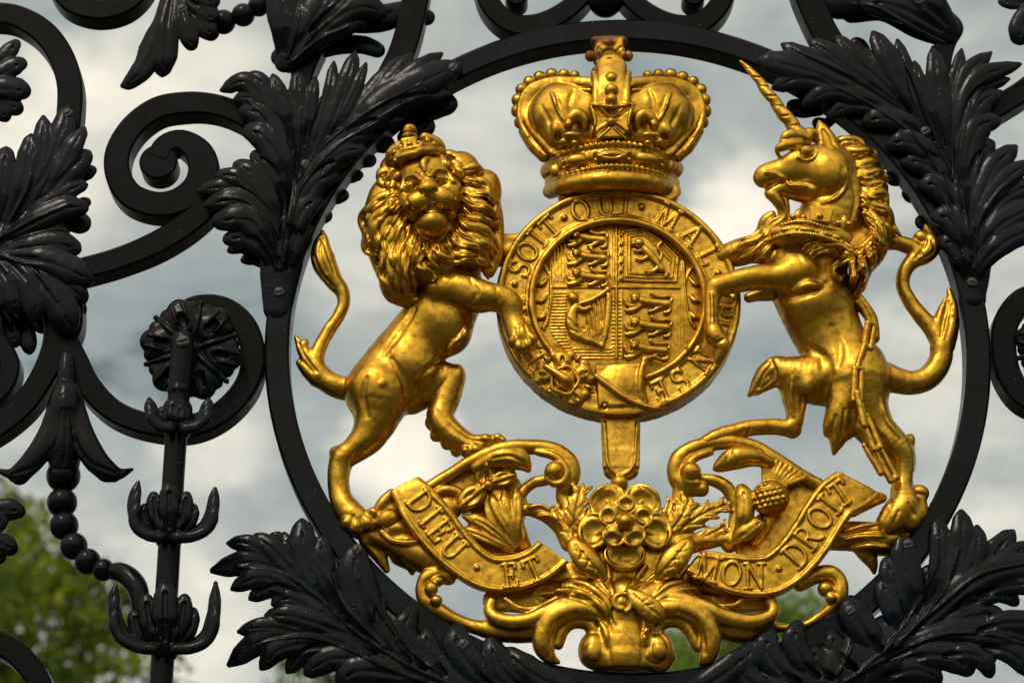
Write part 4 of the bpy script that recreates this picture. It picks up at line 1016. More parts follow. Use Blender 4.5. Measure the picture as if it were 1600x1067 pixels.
    k.tube([(1260, 216, 82, 9), (1244, 211, 88, 9), (1230, 213, 90, 9), (1222, 222, 88, 5)], 2.5, .8); k.tube([(1248, 224, 86, 9), (1234, 226, 90, 9), (1221, 230, 90, 8), (1214, 236, 86, 4), (1217, 244, 80, 3)], 2.5, .8)
    k.ell(1262, 212, 70, 18, 11, 16, 10, 5)
    k.stroke([(1330, 270), (1338, 310), (1330, 345)], 4, 1.5, 4, '-')
    # chest hair and beard
    k.tube([(1208, 306, 68, 10), (1216, 316, 66, 9), (1222, 328, 62, 8), (1222, 342, 58, 9), (1208, 352, 54, 11), (1200, 366, 50, 11), (1190, 380, 44, 10), (1172, 388, 36, 9), (1156, 398, 24, 8)], 3)
    k.tube([(1226, 312, 62, 6), (1228, 328, 60, 7), (1225, 345, 56, 8), (1222, 360, 52, 6)], 2.5); k.tube([(1206, 336, 54, 7), (1196, 346, 50, 10), (1190, 362, 44, 9), (1180, 376, 40, 8)], 3)
    k.tube([(1196, 372, 40, 14), (1180, 392, 40, 16), (1200, 398, 44, 18)], 8)
    for p in ([(1196, 366), (1178, 376), (1160, 384), (1142, 396)], [(1200, 376), (1184, 388), (1168, 400), (1150, 408)], [(1190, 360), (1172, 372), (1156, 376)], [(1208, 384), (1194, 398), (1178, 410)]): k.stroke(p, 5.5, 2.2, 1.5, prof=LOCK, wave=1.2)
    for p in ([(1216, 318), (1222, 336), (1208, 350), (1202, 368)], [(1210, 345), (1200, 355), (1192, 374)], [(1200, 378), (1186, 392), (1176, 406)], [(1222, 380), (1204, 392), (1192, 408)]): k.stroke(p, 2.4, .8, 1.6, '-')
    # tail
    k.tube([(1378, 588, 6, 25), (1400, 594, 6, 21), (1425, 598, 6, 19), (1450, 590, 6, 19), (1468, 566, 6, 18.5), (1470, 538, 6, 17), (1455, 512, 6, 14), (1436, 490, 6, 12.5), (1420, 468, 6, 11.5), (1411, 446, 6, 11), (1413, 426, 8, 11.5), (1426, 408, 10, 13), (1445, 397, 10, 16), (1455, 384, 10, 15), (1453, 370, 10, 10), (1447, 353, 8, 3.5)], 4)
    k.tube([(1470, 545, 8, 16), (1481, 515, 8, 15), (1487, 490, 8, 11), (1486, 470, 8, 8), (1482, 452, 8, 3)], 4); k.tube([(1462, 520, 10, 10), (1470, 492, 10, 9), (1478, 470, 10, 5)], 3); k.tube([(1482, 540, 6, 11), (1491, 515, 6, 7), (1495, 500, 6, 4)], 4)
    for p in ([(1448, 362), (1444, 384), (1430, 404)], [(1456, 374), (1460, 392), (1440, 406)], [(1480, 470), (1474, 500), (1470, 525)], [(1487, 476), (1484, 505), (1478, 530)], [(1435, 388), (1440, 398)]): k.stroke(p, 2.6, 1, 2, '-')
    k.tube([(1376, 380, 14, 13), (1398, 379, 14, 12), (1418, 384, 12, 13), (1432, 392, 12, 12)], 5); k.ell(1440, 372, 10, 14, 12, 12, 0, 5)
    k.ell(1432, 605, 4, 9, 6, 14, 0, 5)
    return k.zmesh('body', uni, GOLD)
unicorn_body()

def unicorn_mane():
    k = Clay(1230, 205, 1425, 490, -50, 130, 1.5)
    k.tube([(1316, 226, 36, 14), (1340, 256, 34, 24), (1356, 300, 30, 28), (1364, 345, 28, 28), (1360, 385, 30, 28), (1346, 415, 30, 20), (1340, 445, 26, 14)], 8)
    k.tube([(1360, 375, 44, 26), (1330, 390, 56, 24), (1300, 388, 66, 18), (1270, 388, 68, 12)], 8)
    locks = [([(1306, 224), (1322, 218), (1340, 222), (1353, 232)], 9), ([(1316, 236), (1336, 238), (1356, 236), (1372, 248)], 10), ([(1326, 250), (1346, 258), (1364, 254), (1381, 264)], 10), ([(1334, 264), (1354, 274), (1372, 268), (1387, 284)], 10),
     ([(1340, 278), (1360, 290), (1378, 286), (1386, 302)], 10), ([(1344, 293), (1362, 304), (1380, 304), (1388, 326)], 10), ([(1347, 308), (1366, 322), (1384, 328), (1392, 350), (1407, 368)], 10), ([(1349, 322), (1366, 340), (1378, 362), (1382, 384), (1390, 380)], 10),
     ([(1350, 334), (1364, 348), (1364, 372), (1344, 388), (1322, 384)], 9), ([(1354, 345), (1372, 366), (1366, 388), (1346, 398), (1322, 394)], 9), ([(1330, 388), (1304, 377), (1276, 379), (1254, 392), (1245, 410)], 9), ([(1336, 397), (1308, 387), (1284, 390), (1268, 400), (1267, 416)], 9),
     ([(1344, 402), (1322, 402), (1304, 416), (1312, 436), (1322, 428)], 8), ([(1366, 372), (1378, 388), (1378, 404)], 10), ([(1354, 385), (1362, 405), (1356, 425)], 10), ([(1342, 398), (1350, 424), (1342, 452), (1333, 468)], 9), ([(1332, 404), (1334, 430), (1326, 450)], 8), ([(1380, 350), (1396, 372), (1404, 384)], 9)]
    for i, (p, r) in enumerate(locks): k.stroke(p, r * .86, r * .2 + (i % 2) * 3, 1.0, prof=LOCK, wave=1.4)
    for p, r in locks: k.stroke([(x + 1, y + 5.0) for x, y in p[:-1]], r * .42, 1.4, .8, prof=LOCK, wave=1.6)
    for p, r in locks: k.stroke([(x, y + 1.5) for x, y in p[:-1]], r * .2, .5, .8, '-', sm=1)
    return k.zmesh('mane', uni, GOLD, 1)
unicorn_mane()

def unicorn_horn():
    k = Clay(1145, 85, 1275, 235, 40, 110, 1.2)
    n = 46; t = np.linspace(0, 1, n)
    Q = spline([(1256, 218, 76), (1228, 183, 78), (1200, 146, 78), (1178, 117, 76), (1157, 96, 74)], 4)
    t = np.linspace(0, 1, len(Q)); r = np.interp(t, [0, .2, .6, .85, 1], [13, 11.5, 8.6, 6, 2])
    ph = t * 2 * math.pi * 4.2
    off = r * .09
    k.chain(U(Q[:, 0] + np.cos(ph) * off * .75, Q[:, 1] - np.cos(ph) * off * .6, Q[:, 2] + np.sin(ph) * off), r, 2)
    for s_ in (0, math.pi):
        g = ph + s_
        k.chain(U(Q[:, 0] + np.cos(g) * r * .78, Q[:, 1] - np.cos(g) * r * .62, Q[:, 2] + np.sin(g) * r), r * .15, 2, 1, '-')
    return k.zmesh('horn', uni, GOLD, 1)
unicorn_horn()

def unicorn_collar():
    k = Clay(1195, 315, 1345, 395, 20, 150, 1.2)
    dz = lambda u: 106 - ((u - 1270) / 62.0) ** 2 * 26
    for row, r in (([(1222, 352), (1246, 347), (1268, 349), (1292, 356), (1312, 361), (1328, 370)], 3.6), ([(1210, 372), (1232, 366), (1254, 365), (1276, 368), (1296, 374), (1314, 380)], 3.6)):
        Q = spline(row, 5.2)
        k.tube([(u, v, dz(u) - 4, 5) for u, v in row], 2)
        for u, v in Q: k.ell(u, v, dz(u), r, r, 4, 0, .8)
    k.slab([(1212, 364, dz(1216) - 10, 9, 8), (1250, 358, dz(1250) - 9, 10, 8), (1290, 363, dz(1290) - 9, 11, 8), (1320, 375, dz(1320) - 8, 10, 8)], 2)
    k.tube([(1215, 374, 60, 12), (1262, 372, 72, 16), (1318, 384, 62, 14)], 4)
    for u, v, a, b, c in ((1228, 359, 9, 4, 0), (1262, 359, 13, 5, -6), (1288, 365, 9, 4.5, -12), (1306, 371, 7, 4, -20)): k.ell(u, v, dz(u) + 1, a, b, 4, c, 1)
    for u, v in ((1245, 358), (1276, 362), (1298, 367)): k.ell(u, v, dz(u) + 1, 2.5, 2.5, 3, 0, .6)
    k.box(1283, 337, dz(1280) + 1, 17, 12, 4, -8, 1.5, 1, taper=.18); k.ell(1281, 338, dz(1281) + 6, 4.5, 4, 4, 0, 1)
    for p in ([(1266, 325), (1276, 334)], [(1300, 328), (1290, 336)], [(1265, 350), (1274, 342)], [(1296, 353), (1288, 344)]): k.stroke(p, 2.0, .4, 1, '-')
    for u, v in ((1247, 336), (1318, 346)):
        k.tube([(u, v + 8, dz(u) - 2, 5), (u + 1, v - 2, dz(u) - 1, 6), (u + 1, v - 10, dz(u) - 3, 1.5)], 1, .7)
        k.ell(u - 8, v + 3, dz(u) - 2, 5, 5, 5, 0, 1); k.ell(u + 9, v + 4, dz(u) - 2, 5, 5, 5, 0, 1)
    return k.zmesh('crown_collar', uni, GOLD, 1)
unicorn_collar()

def unicorn_chain():
    links = [((1362, 502), (1354, 548), 0), ((1353, 536), (1339, 578), 1), ((1341, 572), (1339, 630), 0), ((1339, 610), (1352, 668), 1), ((1348, 648), (1372, 704), 0), ((1350, 692), (1379, 742), 1), ((1366, 694), (1398, 752), 0)]
    zz = [66, 78, 84, 86, 78, 64, 54]
    for i, (a, b, flip) in enumerate(links):
        k = Clay(min(a[0], b[0]) - 16, a[1] - 12, max(a[0], b[0]) + 16, b[1] + 12, zz[i] - 40, zz[i] + 24, 1.2)
        a, b = np.array(a, float), np.array(b, float); e = (b - a) / np.linalg.norm(b - a); nrm = np.array([-e[1], e[0]])
        w = 5.2 if not flip else 1.0; dzz = 2 if not flip else 6
        loop = []
        for s_, q in ((1, 0), (1, 1), (-1, 1), (-1, 0), (1, 0)):
            p = (a + e * 4) if q == 0 else (b - e * 4)
            p = p + nrm * w * s_
            loop.append((p[0], p[1], zz[i] - 4 + dzz * s_, 5.2))
        for j in range(4): k.tube([loop[j], loop[j + 1]], 1.0)
        k.zmesh('chain_link', uni, GOLD, 1)
unicorn_chain()
# ================================================================== letters, cast in relief
def arc(cx_, cy_, rx, ry, a0, a1, n=12):
    return [(cx_ + rx * math.cos(R_(a)), cy_ + ry * math.sin(R_(a))) for a in np.linspace(a0, a1, n)]
# strokes: (weight, points) with x to the right, y up, cap height 1; widths in the second entry
GLYPH = {
 'I': (.34, [(1, [(.17, 0), (.17, 1)]), (.6, [(.02, .02), (.32, .02)]), (.6, [(.02, .98), (.32, .98)])]),
 'O': (.82, [(1, arc(.41, .5, .36, .46, 80, 280)), (1, arc(.41, .5, .36, .46, -100, 100))]),
 'Q': (.86, [(1, arc(.41, .5, .36, .46, 80, 280)), (1, arc(.41, .5, .36, .46, -100, 100)), (.8, [(.42, .1), (.6, -.06), (.82, -.14)])]),
 'S': (.60, [(.95, arc(.31, .74, .22, .23, 25, 260, 12) + arc(.29, .26, .25, .25, 75, -150, 12)), (.6, [(.53, .98), (.53, .78)]), (.6, [(.04, .24), (.04, .02)])]),
 'T': (.74, [(1, [(.37, 0), (.37, .96)]), (.7, [(.05, .95), (.69, .95)]), (.6, [(.05, .97), (.02, .76)]), (.6, [(.69, .97), (.72, .76)]), (.6, [(.22, .02), (.52, .02)])]),
 'U': (.80, [(1, [(.14, .98), (.14, .38)] + arc(.40, .32, .26, .30, 185, 270, 7)), (.75, arc(.40, .32, .26, .30, 270, 355, 7) + [(.66, .98)]), (.6, [(.0, .98), (.28, .98)]), (.6, [(.54, .98), (.78, .98)])]),
 'M': (1.0, [(.7, [(.14, 0), (.18, .98)]), (1, [(.18, .98), (.50, .06)]), (.7, [(.50, .06), (.82, .98)]), (1, [(.82, .98), (.86, 0)]), (.6, [(.0, .02), (.28, .02)]), (.6, [(.72, .02), (1.0, .02)]), (.6, [(.04, .98), (.2, .98)]), (.6, [(.8, .98), (.96, .98)])]),
 'A': (.84, [(.7, [(.12, 0), (.42, 1)]), (1, [(.42, 1), (.72, 0)]), (.6, [(.22, .34), (.62, .34)]), (.6, [(0, .02), (.26, .02)]), (.6, [(.56, .02), (.86, .02)])]),
 'L': (.62, [(1, [(.16, 0), (.16, 1)]), (.7, [(.02, .02), (.58, .02)]), (.6, [(.58, .02), (.62, .24)]), (.6, [(.02, .98), (.32, .98)])]),
 'Y': (.78, [(1, [(.10, .98), (.39, .46)]), (.7, [(.68, .98), (.39, .46)]), (1, [(.39, .46), (.39, .0)]), (.6, [(.24, .02), (.54, .02)]), (.6, [(0, .98), (.22, .98)]), (.6, [(.58, .98), (.8, .98)])]),
 'P': (.64, [(1, [(.16, 0), (.16, 1)]), (.85, [(.16, .97)] + arc(.32, .73, .27, .25, 80, -80, 9) + [(.16, .47)]), (.6, [(.02, .02), (.32, .02)])]),
 'R': (.76, [(1, [(.16, 0), (.16, 1)]), (.85, [(.16, .97)] + arc(.32, .74, .25, .24, 80, -80, 9) + [(.16, .49)]), (1, [(.36, .48), (.58, .1), (.76, .0)]), (.6, [(.02, .02), (.32, .02)])]),
 'E': (.64, [(1, [(.16, 0), (.16, 1)]), (.7, [(.02, .97), (.56, .97)]), (.7, [(.16, .5), (.44, .5)]), (.7, [(.02, .03), (.58, .03)]), (.6, [(.56, .97), (.57, .78)]), (.6, [(.58, .03), (.62, .25)]), (.6, [(.44, .62), (.44, .38)])]),
 'N': (.86, [(.7, [(.14, 0), (.14, .98)]), (1, [(.14, .98), (.72, .04)]), (.7, [(.72, 0), (.72, .98)]), (.6, [(0, .02), (.28, .02)]), (.6, [(.58, .98), (.86, .98)]), (.6, [(.0, .98), (.16, .98)])]),
 'H': (.84, [(1, [(.16, 0), (.16, 1)]), (1, [(.68, 0), (.68, 1)]), (.7, [(.16, .5), (.68, .5)]), (.6, [(.02, .02), (.3, .02)]), (.6, [(.02, .98), (.3, .98)]), (.6, [(.54, .02), (.82, .02)]), (.6, [(.54, .98), (.82, .98)])]),
 'D': (.80, [(1, [(.16, 0), (.16, 1)]), (1, [(.16, .97)] + arc(.30, .5, .42, .47, 85, -85, 12) + [(.16, .03)]), (.6, [(.02, .02), (.2, .02)]), (.6, [(.02, .98), (.2, .98)])]),
}
def letter(k, ch, c, up, H, r=2.6, wide=1.0, lift=.6):
    """raised capital centred at pixel c whose top points along the pixel vector `up`."""
    w, strokes = GLYPH[ch]; up = np.array(up, float); up /= np.linalg.norm(up); rt = np.array([-up[1], up[0]])
    for wt_, pts in strokes:
        q = [tuple(np.array(c, float) + rt * (x - w / 2) * H * wide + up * (y - .5) * H) for x, y in pts]
        LT.append((k, q, r * (.55 + .45 * wt_), lift))
LT = []
def cast_letters():
    """all letters are laid on the untouched face, then joined to it."""
    todo = []
    for k, q, r, lift in LT:
        Q = spline([(x, y) for x, y in q], 3.0)
        z = k.surf(Q[:, 0], Q[:, 1]); z = np.full(len(z), np.median(z)) * .5 + z * .5
        todo.append((k, U(Q[:, 0], Q[:, 1], z + lift), np.full(len(Q), r) * S(Q[:, 0], Q[:, 1])))
    for k, P, r in todo: k.chain(P, r, 1.0, .9)
    LT.clear()

# ================================================================== the round medallion with the garter and the shield
MZ = 30.0
med = shell('garter_medallion', 'round gilded medallion with a lettered garter strap and buckle around the royal shield', 'medallion', 968, 745)
MC = U(966, 469, MZ); MR = 190.5 * S(966, 469, MZ)
def mpx(ang, r):
    a = R_(ang)
    return tuple(PX(MC + np.array([r * math.cos(a), r * math.sin(a), 0])))
def garter():
    k = Clay(765, 280, 1170, 685, -24, 74, 1.45)
    X, Y, Z = k.xyz((slice(None),) * 3)
    rr = np.sqrt((X - MC[0]) ** 2 + (Y - MC[1]) ** 2)
    b0 = np.maximum(rr - MR + 3, np.abs(Z - (MZ - 22)) - 22 + 3) - 3
    k.F = np.minimum(k.F, b0.astype(np.float32))
    well = np.maximum(rr - 134, (MZ - 14) - Z)
    k.F = np.maximum(k.F, -well.astype(np.float32))
    for r, t, z in ((MR - 5, 6, MZ), (137.5, 5.5, MZ + 1), (145, 2.5, MZ - .5)):
        k.F = smin(k.F, (np.sqrt((rr - r) ** 2 + (Z - z) ** 2) - t).astype(np.float32), 2)
    R0 = 165.5
    for ch, a in (('S', 161), ('O', 150), ('I', 140), ('T', 130.5), ('Q', 110.5), ('U', 96.5), ('I', 85), ('M', 60), ('A', 43), ('L', 27.5), ('Y', 5), ('P', -6), ('E', -15.5), ('N', -38), ('S', -55), ('E', -67.5), ('H', 214), ('O', 202), ('N', 190), ('I', 180)):
        c = np.array(mpx(a, R0)); up = np.array(mpx(a, R0 + 10)) - c
        letter(k, ch, c, up, 34, 3.0, .98)
    for a in (170.5, 120.8, 76, 16.2):
        k.ell(*mpx(a, R0), MZ + 1, 5, 5, 5, 0, 1)
    cast_letters()
    # tongue of the strap through the buckle
    k.box(970, 604, MZ + 1, 38, 34, 10, 4, 4, 3); k.ell(972, 598, MZ + 6, 34, 28, 10, 6, 6)
    k.tube([(1008, 560, MZ + 10, 5), (1002, 580, MZ + 13, 5), (1000, 606, MZ + 12, 5), (1003, 630, MZ + 8, 4.5)], 2)
    k.tube([(1006, 562, MZ + 12, 4), (1020, 557, MZ + 8, 3.5), (1032, 562, MZ + 4, 3)], 2)
    k.box(958, 640, MZ - 2, 52, 22, 8, -6, 4, 3)
    k.tube([(932, 588, MZ + 14, 5), (948, 600, MZ + 15, 5), (972, 618, MZ + 14, 5), (1000, 632, MZ + 11, 4.5), (1036, 641, MZ + 8, 3.5)], 2)
    k.ell(945, 634, MZ + 12, 6, 6, 8, 0, 1.5, '-'); k.ell(945, 634, MZ + 6, 4, 4, 4, 0, 1)
    # rose of the buckle with its prong
    k.ell(880, 594, MZ, 44, 42, 12, 0, 3)
    for i in range(5):
        a = R_(72 * i + 20)
        k.ell(880 + 31 * math.cos(a), 594 - 30 * math.sin(a), MZ + 8, 17, 14, 9, math.degrees(a), 2)
        for t in (-.32, .32): k.ell(880 + 41 * math.cos(a + t), 594 - 40 * math.sin(a + t), MZ + 7, 9, 8, 7, math.degrees(a + t), 2)
        k.ell(880 + 34 * math.cos(a), 594 - 33 * math.sin(a), MZ + 17, 7, 3, 5, math.degrees(a), 2, '-')
        a += R_(36)
        k.ell(880 + 42 * math.cos(a), 594 - 41 * math.sin(a), MZ + 8, 8, 4, 5, math.degrees(a), 1.5)
    for r_, t_ in ((21, 3.2), (12, 3)):
        k.tube([(882 + r_ * math.cos(R_(q)) * (1 + .08 * math.cos(R_(5 * q))), 594 - r_ * math.sin(R_(q)) * (1 + .08 * math.cos(R_(5 * q))), MZ + 16, t_) for q in range(0, 361, 20)], 1.5)
    k.ell(882, 594, MZ + 12, 18, 17, 8, 0, 2)
    k.tube([(852, 572, MZ + 18, 4), (868, 582, MZ + 22, 6), (884, 594, MZ + 23, 8.5), (888, 597, MZ + 20, 7)], 1.5)
    k.F = np.maximum(k.F, (rr - MR - 1.5).astype(np.float32))
    k.slab([(886, 304, 6, 15, 12), (966, 296, 6, 16, 14), (1046, 304, 6, 15, 12)], 4)
    return k.zmesh('garter_strap', med, GOLD, 1)
garter()

def small_lion(k, x, y, s=1.0, r=1.0):
    z = lambda u, v: SHZ(u, v) + 4.2
    T = lambda pts, k_=1.2: k.tube([(x + a * s, y + b * s, z(x + a * s, y + b * s) + (e[0] if e else 0), q * r) for a, b, q, *e in pts], k_, .8)
    T([(-14, -4, 6), (0, -1, 5.6), (14, 0, 5.2), (24, 1, 5.6)])
    k.ell(x - 23 * s, y - 8 * s, z(x, y) + 2, 8.2 * s, 7.4 * s, 7, 0, 1.2)
    k.ell(x - 24 * s, y - 6 * s, z(x, y) + 8, 4.2 * s, 4.6 * s, 4, 0, .8)
    for e_ in (-29, -18): k.ell(x + e_ * s, y - 14 * s, z(x, y) + 2, 2.6, 2.6, 3, 0, .6)
    T([(-18, 0, 3.6), (-27, 4, 3.2), (-35, 2, 3.0), (-38, -5, 2.8)]); T([(-14, 2, 3.6), (-24, 9, 3.2), (-34, 11, 3.2), (-38, 10, 2.4)]); T([(20, 3, 4.2), (10, 8, 3.0), (4, 11, 2.8), (-2, 12, 2.4)])
    T([(26, 2, 4.4), (29, 8, 3.2), (27, 13, 3), (21, 14, 2.4)]); T([(27, -1, 2.4), (32, -6, 2.1), (28, -11, 2.1), (16, -10, 2.1), (6, -12, 2.4), (2, -15, 3)])
def SHZ(u, v):
    p = U(u, v, MZ - 10); r2 = ((p[0] - MC[0]) ** 2 + (p[1] - MC[1]) ** 2) / 134.0 ** 2
    return MZ - 11 + 9 * (1 - r2)
def shield():
    k = Clay(826, 338, 1106, 625, -8, 62, 1.25)
    X, Y, Z = k.xyz((slice(None),) * 3)
    r2 = (X - MC[0]) ** 2 + (Y - MC[1]) ** 2
    face = MZ - 11 + 9 * (1 - r2 / 134.0 ** 2)
    f = np.maximum(np.maximum((Z - face) * .98, (MZ - 26) - Z), np.sqrt(r2) - 134.5)
    k.F = np.minimum(k.F, f.astype(np.float32))
    st = lambda pts, r, off=.8, op='+': k.tube([(u, v, SHZ(u, v) + off, r) for u, v in pts], 1.0, 1, op)
    # quartering
    st([(963, 352), (963, 450), (963, 560)], 2.4); st([(862, 449), (963, 449), (1062, 450)], 2.0)
    st([(956, 352), (956, 450)], 1.2); st([(972, 455), (972, 560)], 1.2)
    st([(860, 410), (860, 470), (856, 500), (850, 515)], 2.0); st([(1068, 410), (1071, 460), (1078, 500), (1086, 512)], 2.0)
    for u in range(866, 886, 5): st([(u, 388 - (u - 866) * .6), (u, 440)], 1.0, .3)
    for u in range(1052, 1070, 5): st([(u, 462), (u, 545 - (u - 1050))], .7, 0)
    for v in range(458, 562, 5): st([(862 + max(0, v - 520) * .8, v), (884 + max(0, v - 530) * .5, v)], 1.25, .3)
    for v in range(545, 565, 5): st([(898, v), (956, v)], 1.25, .3)
    for v in range(470, 560, 6): st([(957, v), (970, v)], 1.0, .3)
    # side panels with leaf crescents
    for s_, c0 in ((1, 846), (-1, 1087)):
        k.tube([(c0 + s_ * a, b, SHZ(c0, b) + 1, 2.2) for a, b in ((2, 412), (14, 435), (17, 460), (12, 490), (2, 512))], 1)
        for b in (440, 466, 492): k.tube([(c0 - s_ * 6, b + 6, SHZ(c0, b) + 1, 2.5), (c0 + s_ * 2, b + 4, SHZ(c0, b) + 3, 4.2), (c0 + s_ * 10, b - 6, SHZ(c0, b) + 1, 1.5)], 1)
    # three lions, twice
    small_lion(k, 921, 374, .90, 1.2); small_lion(k, 922, 403, .92, 1.2); small_lion(k, 922, 434, .92, 1.2)
    small_lion(k, 1017, 474, 1.04, 1.25); small_lion(k, 1017, 511, 1.04, 1.25); small_lion(k, 1015, 547, 1.0, 1.2)
    # rampant lion inside its double border
    for dd, r in ((0, 2.3), (6, 1.8), (11, 1.6)):
        q = [(973 + dd, 362 + dd * .7), (1004 + dd * .2, 357 + dd * .9), (1032 - dd * .5, 376 + dd * .8), (1059 - dd, 404 + dd * .4), (1056 - dd, 440 - dd), (1010, 440 - dd), (973 + dd, 438 - dd)]
        for a, b in zip(q, q[1:] + q[:1]): st([a, b], r)
    z = lambda u, v: SHZ(u, v) + 5
    for pts in ([(1004, 386, 6), (1014, 396, 6.5), (1026, 410, 6), (1034, 420, 5.5)], [(1010, 390, 3.4), (998, 392, 2.8), (990, 390, 2.4)], [(1014, 400, 3.4), (1002, 406, 2.8), (994, 404, 2.4)],
                [(1030, 416, 4.6), (1020, 424, 3.4), (1008, 424, 2.6)], [(1034, 418, 4.6), (1042, 426, 3.2), (1040, 432, 2.6)], [(1030, 410, 2.4), (1034, 396, 2.2), (1028, 386, 2.2), (1034, 378, 2.6)]):
        k.tube([(u, v, z(u, v), r) for u, v, r in pts], 1.2, .8)
    k.ell(999, 380, z(999, 380) + 3, 8, 7, 7, 0, 1.2); k.ell(990, 381, z(990, 381) + 1, 5, 3.5, 4, 0, 1)
    # harp with a winged woman for its pillar
    for pts in ([(952, 462, 5), (950, 490, 5), (946, 520, 5), (941, 541, 4)], [(900, 478, 6), (893, 492, 9), (893, 506, 10), (899, 520, 10), (912, 529, 7), (928, 534, 5.5), (941, 541, 4)],
                [(906, 474, 3), (922, 470, 4.5), (936, 462, 4), (951, 452, 4)], [(902, 480, 5), (912, 484, 5), (922, 480, 3.5)]):
        k.tube([(u, v, z(u, v) - 1, r) for u, v, r in pts], 2, .8)
    k.ell(896, 466, z(896, 466) + 2, 9, 8.5, 8, 0, 1.2); k.ell(893, 462, z(893, 462) + 2, 8, 6, 6, 30, 1.2)
    for i in range(6): st([(914 + i * 6, 484 - i * 5), (922 + i * 5, 528 - i * 2)], 1.1, 1.2)
    k.stroke([(888, 498), (900, 508), (912, 514)], 2, .8, 1.5, '-'); k.stroke([(890, 514), (904, 520)], 1.8, .6, 1.5, '-')
    # mantling lumps in the chief
    for v in (368, 382, 396, 410, 424, 436): k.ell(974 - 3, v, SHZ(970, v) + 1, 3.2, 4, 4, 0, 1)
    return k.zmesh('shield', med, GOLD, 1)
shield()
def pendant():
    k = Clay(928, 640, 1012, 775, -16, 44, 1.4)
    k.box(970, 690, 10, 30, 44, 10, 0, 3, 2, taper=.03); k.box(970, 722, 10, 28, 26, 10, 0, 12, 3)
    for p in ([(944, 660), (947, 700), (949, 722), (957, 736), (970, 741), (983, 736), (991, 722), (993, 700), (996, 660)],): k.stroke(p, 2.6, .8, 1.2, step=3)
    k.ell(970, 744, 8, 20, 8, 10, 0, 4); k.ball(968, 755, 14, 14, 2)
    return k.zmesh('strap_end', med, GOLD, 1)
pendant()

# ================================================================== the large crown on top of the medallion
crown = shell('royal_crown', 'large gilded arched crown with pearls and cross resting on the round medallion', 'crown', 957, 305)
def mir(pts, c=955): return [(2 * c - p[0],) + tuple(p[1:]) for p in pts]
def rope(k, pts, r, step):
    Q = spline(pts, 2.0); k.tube([tuple(p) + (r * .8,) for p in Q[::6]] + [tuple(Q[-1]) + (r * .8,)], 1)
    acc = 0
    for i in range(1, len(Q)):
        acc += np.linalg.norm(Q[i, :2] - Q[i - 1, :2])
        if acc >= step:
            acc = 0; k.ell(Q[i, 0], Q[i, 1], Q[i, 2] + 1, r * .72, r * 1.15, r * 1.1, 25, 1)
def crown_band():
    k = Clay(835, 205, 1080, 320, -50, 110, 1.35)
    k.tube([(860, 299, -20, 12), (881, 291, 26, 14), (916, 284, 52, 15.5), (957, 281, 60, 16), (1000, 284, 52, 15.5), (1033, 291, 26, 14), (1053, 299, -20, 12)], 3)
    k.tube([(862, 286, -20, 11), (884, 278, 22, 12), (918, 271, 46, 12), (957, 268, 54, 12), (998, 271, 46, 12), (1030, 278, 22, 12), (1051, 286, -20, 11)], 4)
    k.tube([(860, 268, -22, 16), (884, 258, 22, 17), (918, 249, 46, 17), (957, 244, 54, 17), (998, 247, 46, 17), (1030, 255, 22, 17), (1052, 264, -22, 16)], 3)
    rope(k, [(858, 284, -12), (880, 275, 32), (916, 265, 60), (957, 260, 68), (998, 263, 60), (1034, 272, 32), (1054, 281, -12)], 5, 6.5)
    rope(k, [(853, 262, -12), (868, 248, 22), (896, 235, 52), (955, 225, 70), (1012, 231, 54), (1042, 244, 22), (1058, 256, -12)], 6, 8)
    for u, v, d, a, b, t in ((904, 249, 60, 19, 9, 8), (956, 243, 72, 24, 9, 2), (1009, 247, 60, 19, 9, -7), (868, 266, 24, 9, 11, 15), (1046, 260, 22, 9, 11, -15)): k.ell(u, v, d, a, b, 7, t, 1.2)
    k.stroke([(934, 243), (956, 240), (978, 242)], 1.5, .6, .6); k.stroke([(934, 243), (956, 248), (978, 242)], 1.5, .6, .6)
    for u, v, d in ((930, 240, 70), (983, 239, 70), (931, 251, 70), (983, 250, 70), (880, 254, 44), (1034, 250, 44), (882, 263, 44), (1034, 259, 42), (855, 270, 4), (1056, 266, 2)): k.ell(u, v, d, 4, 4, 5, 0, .8)
    return k.zmesh('jewelled_band', crown, GOLD, 1)
crown_band()
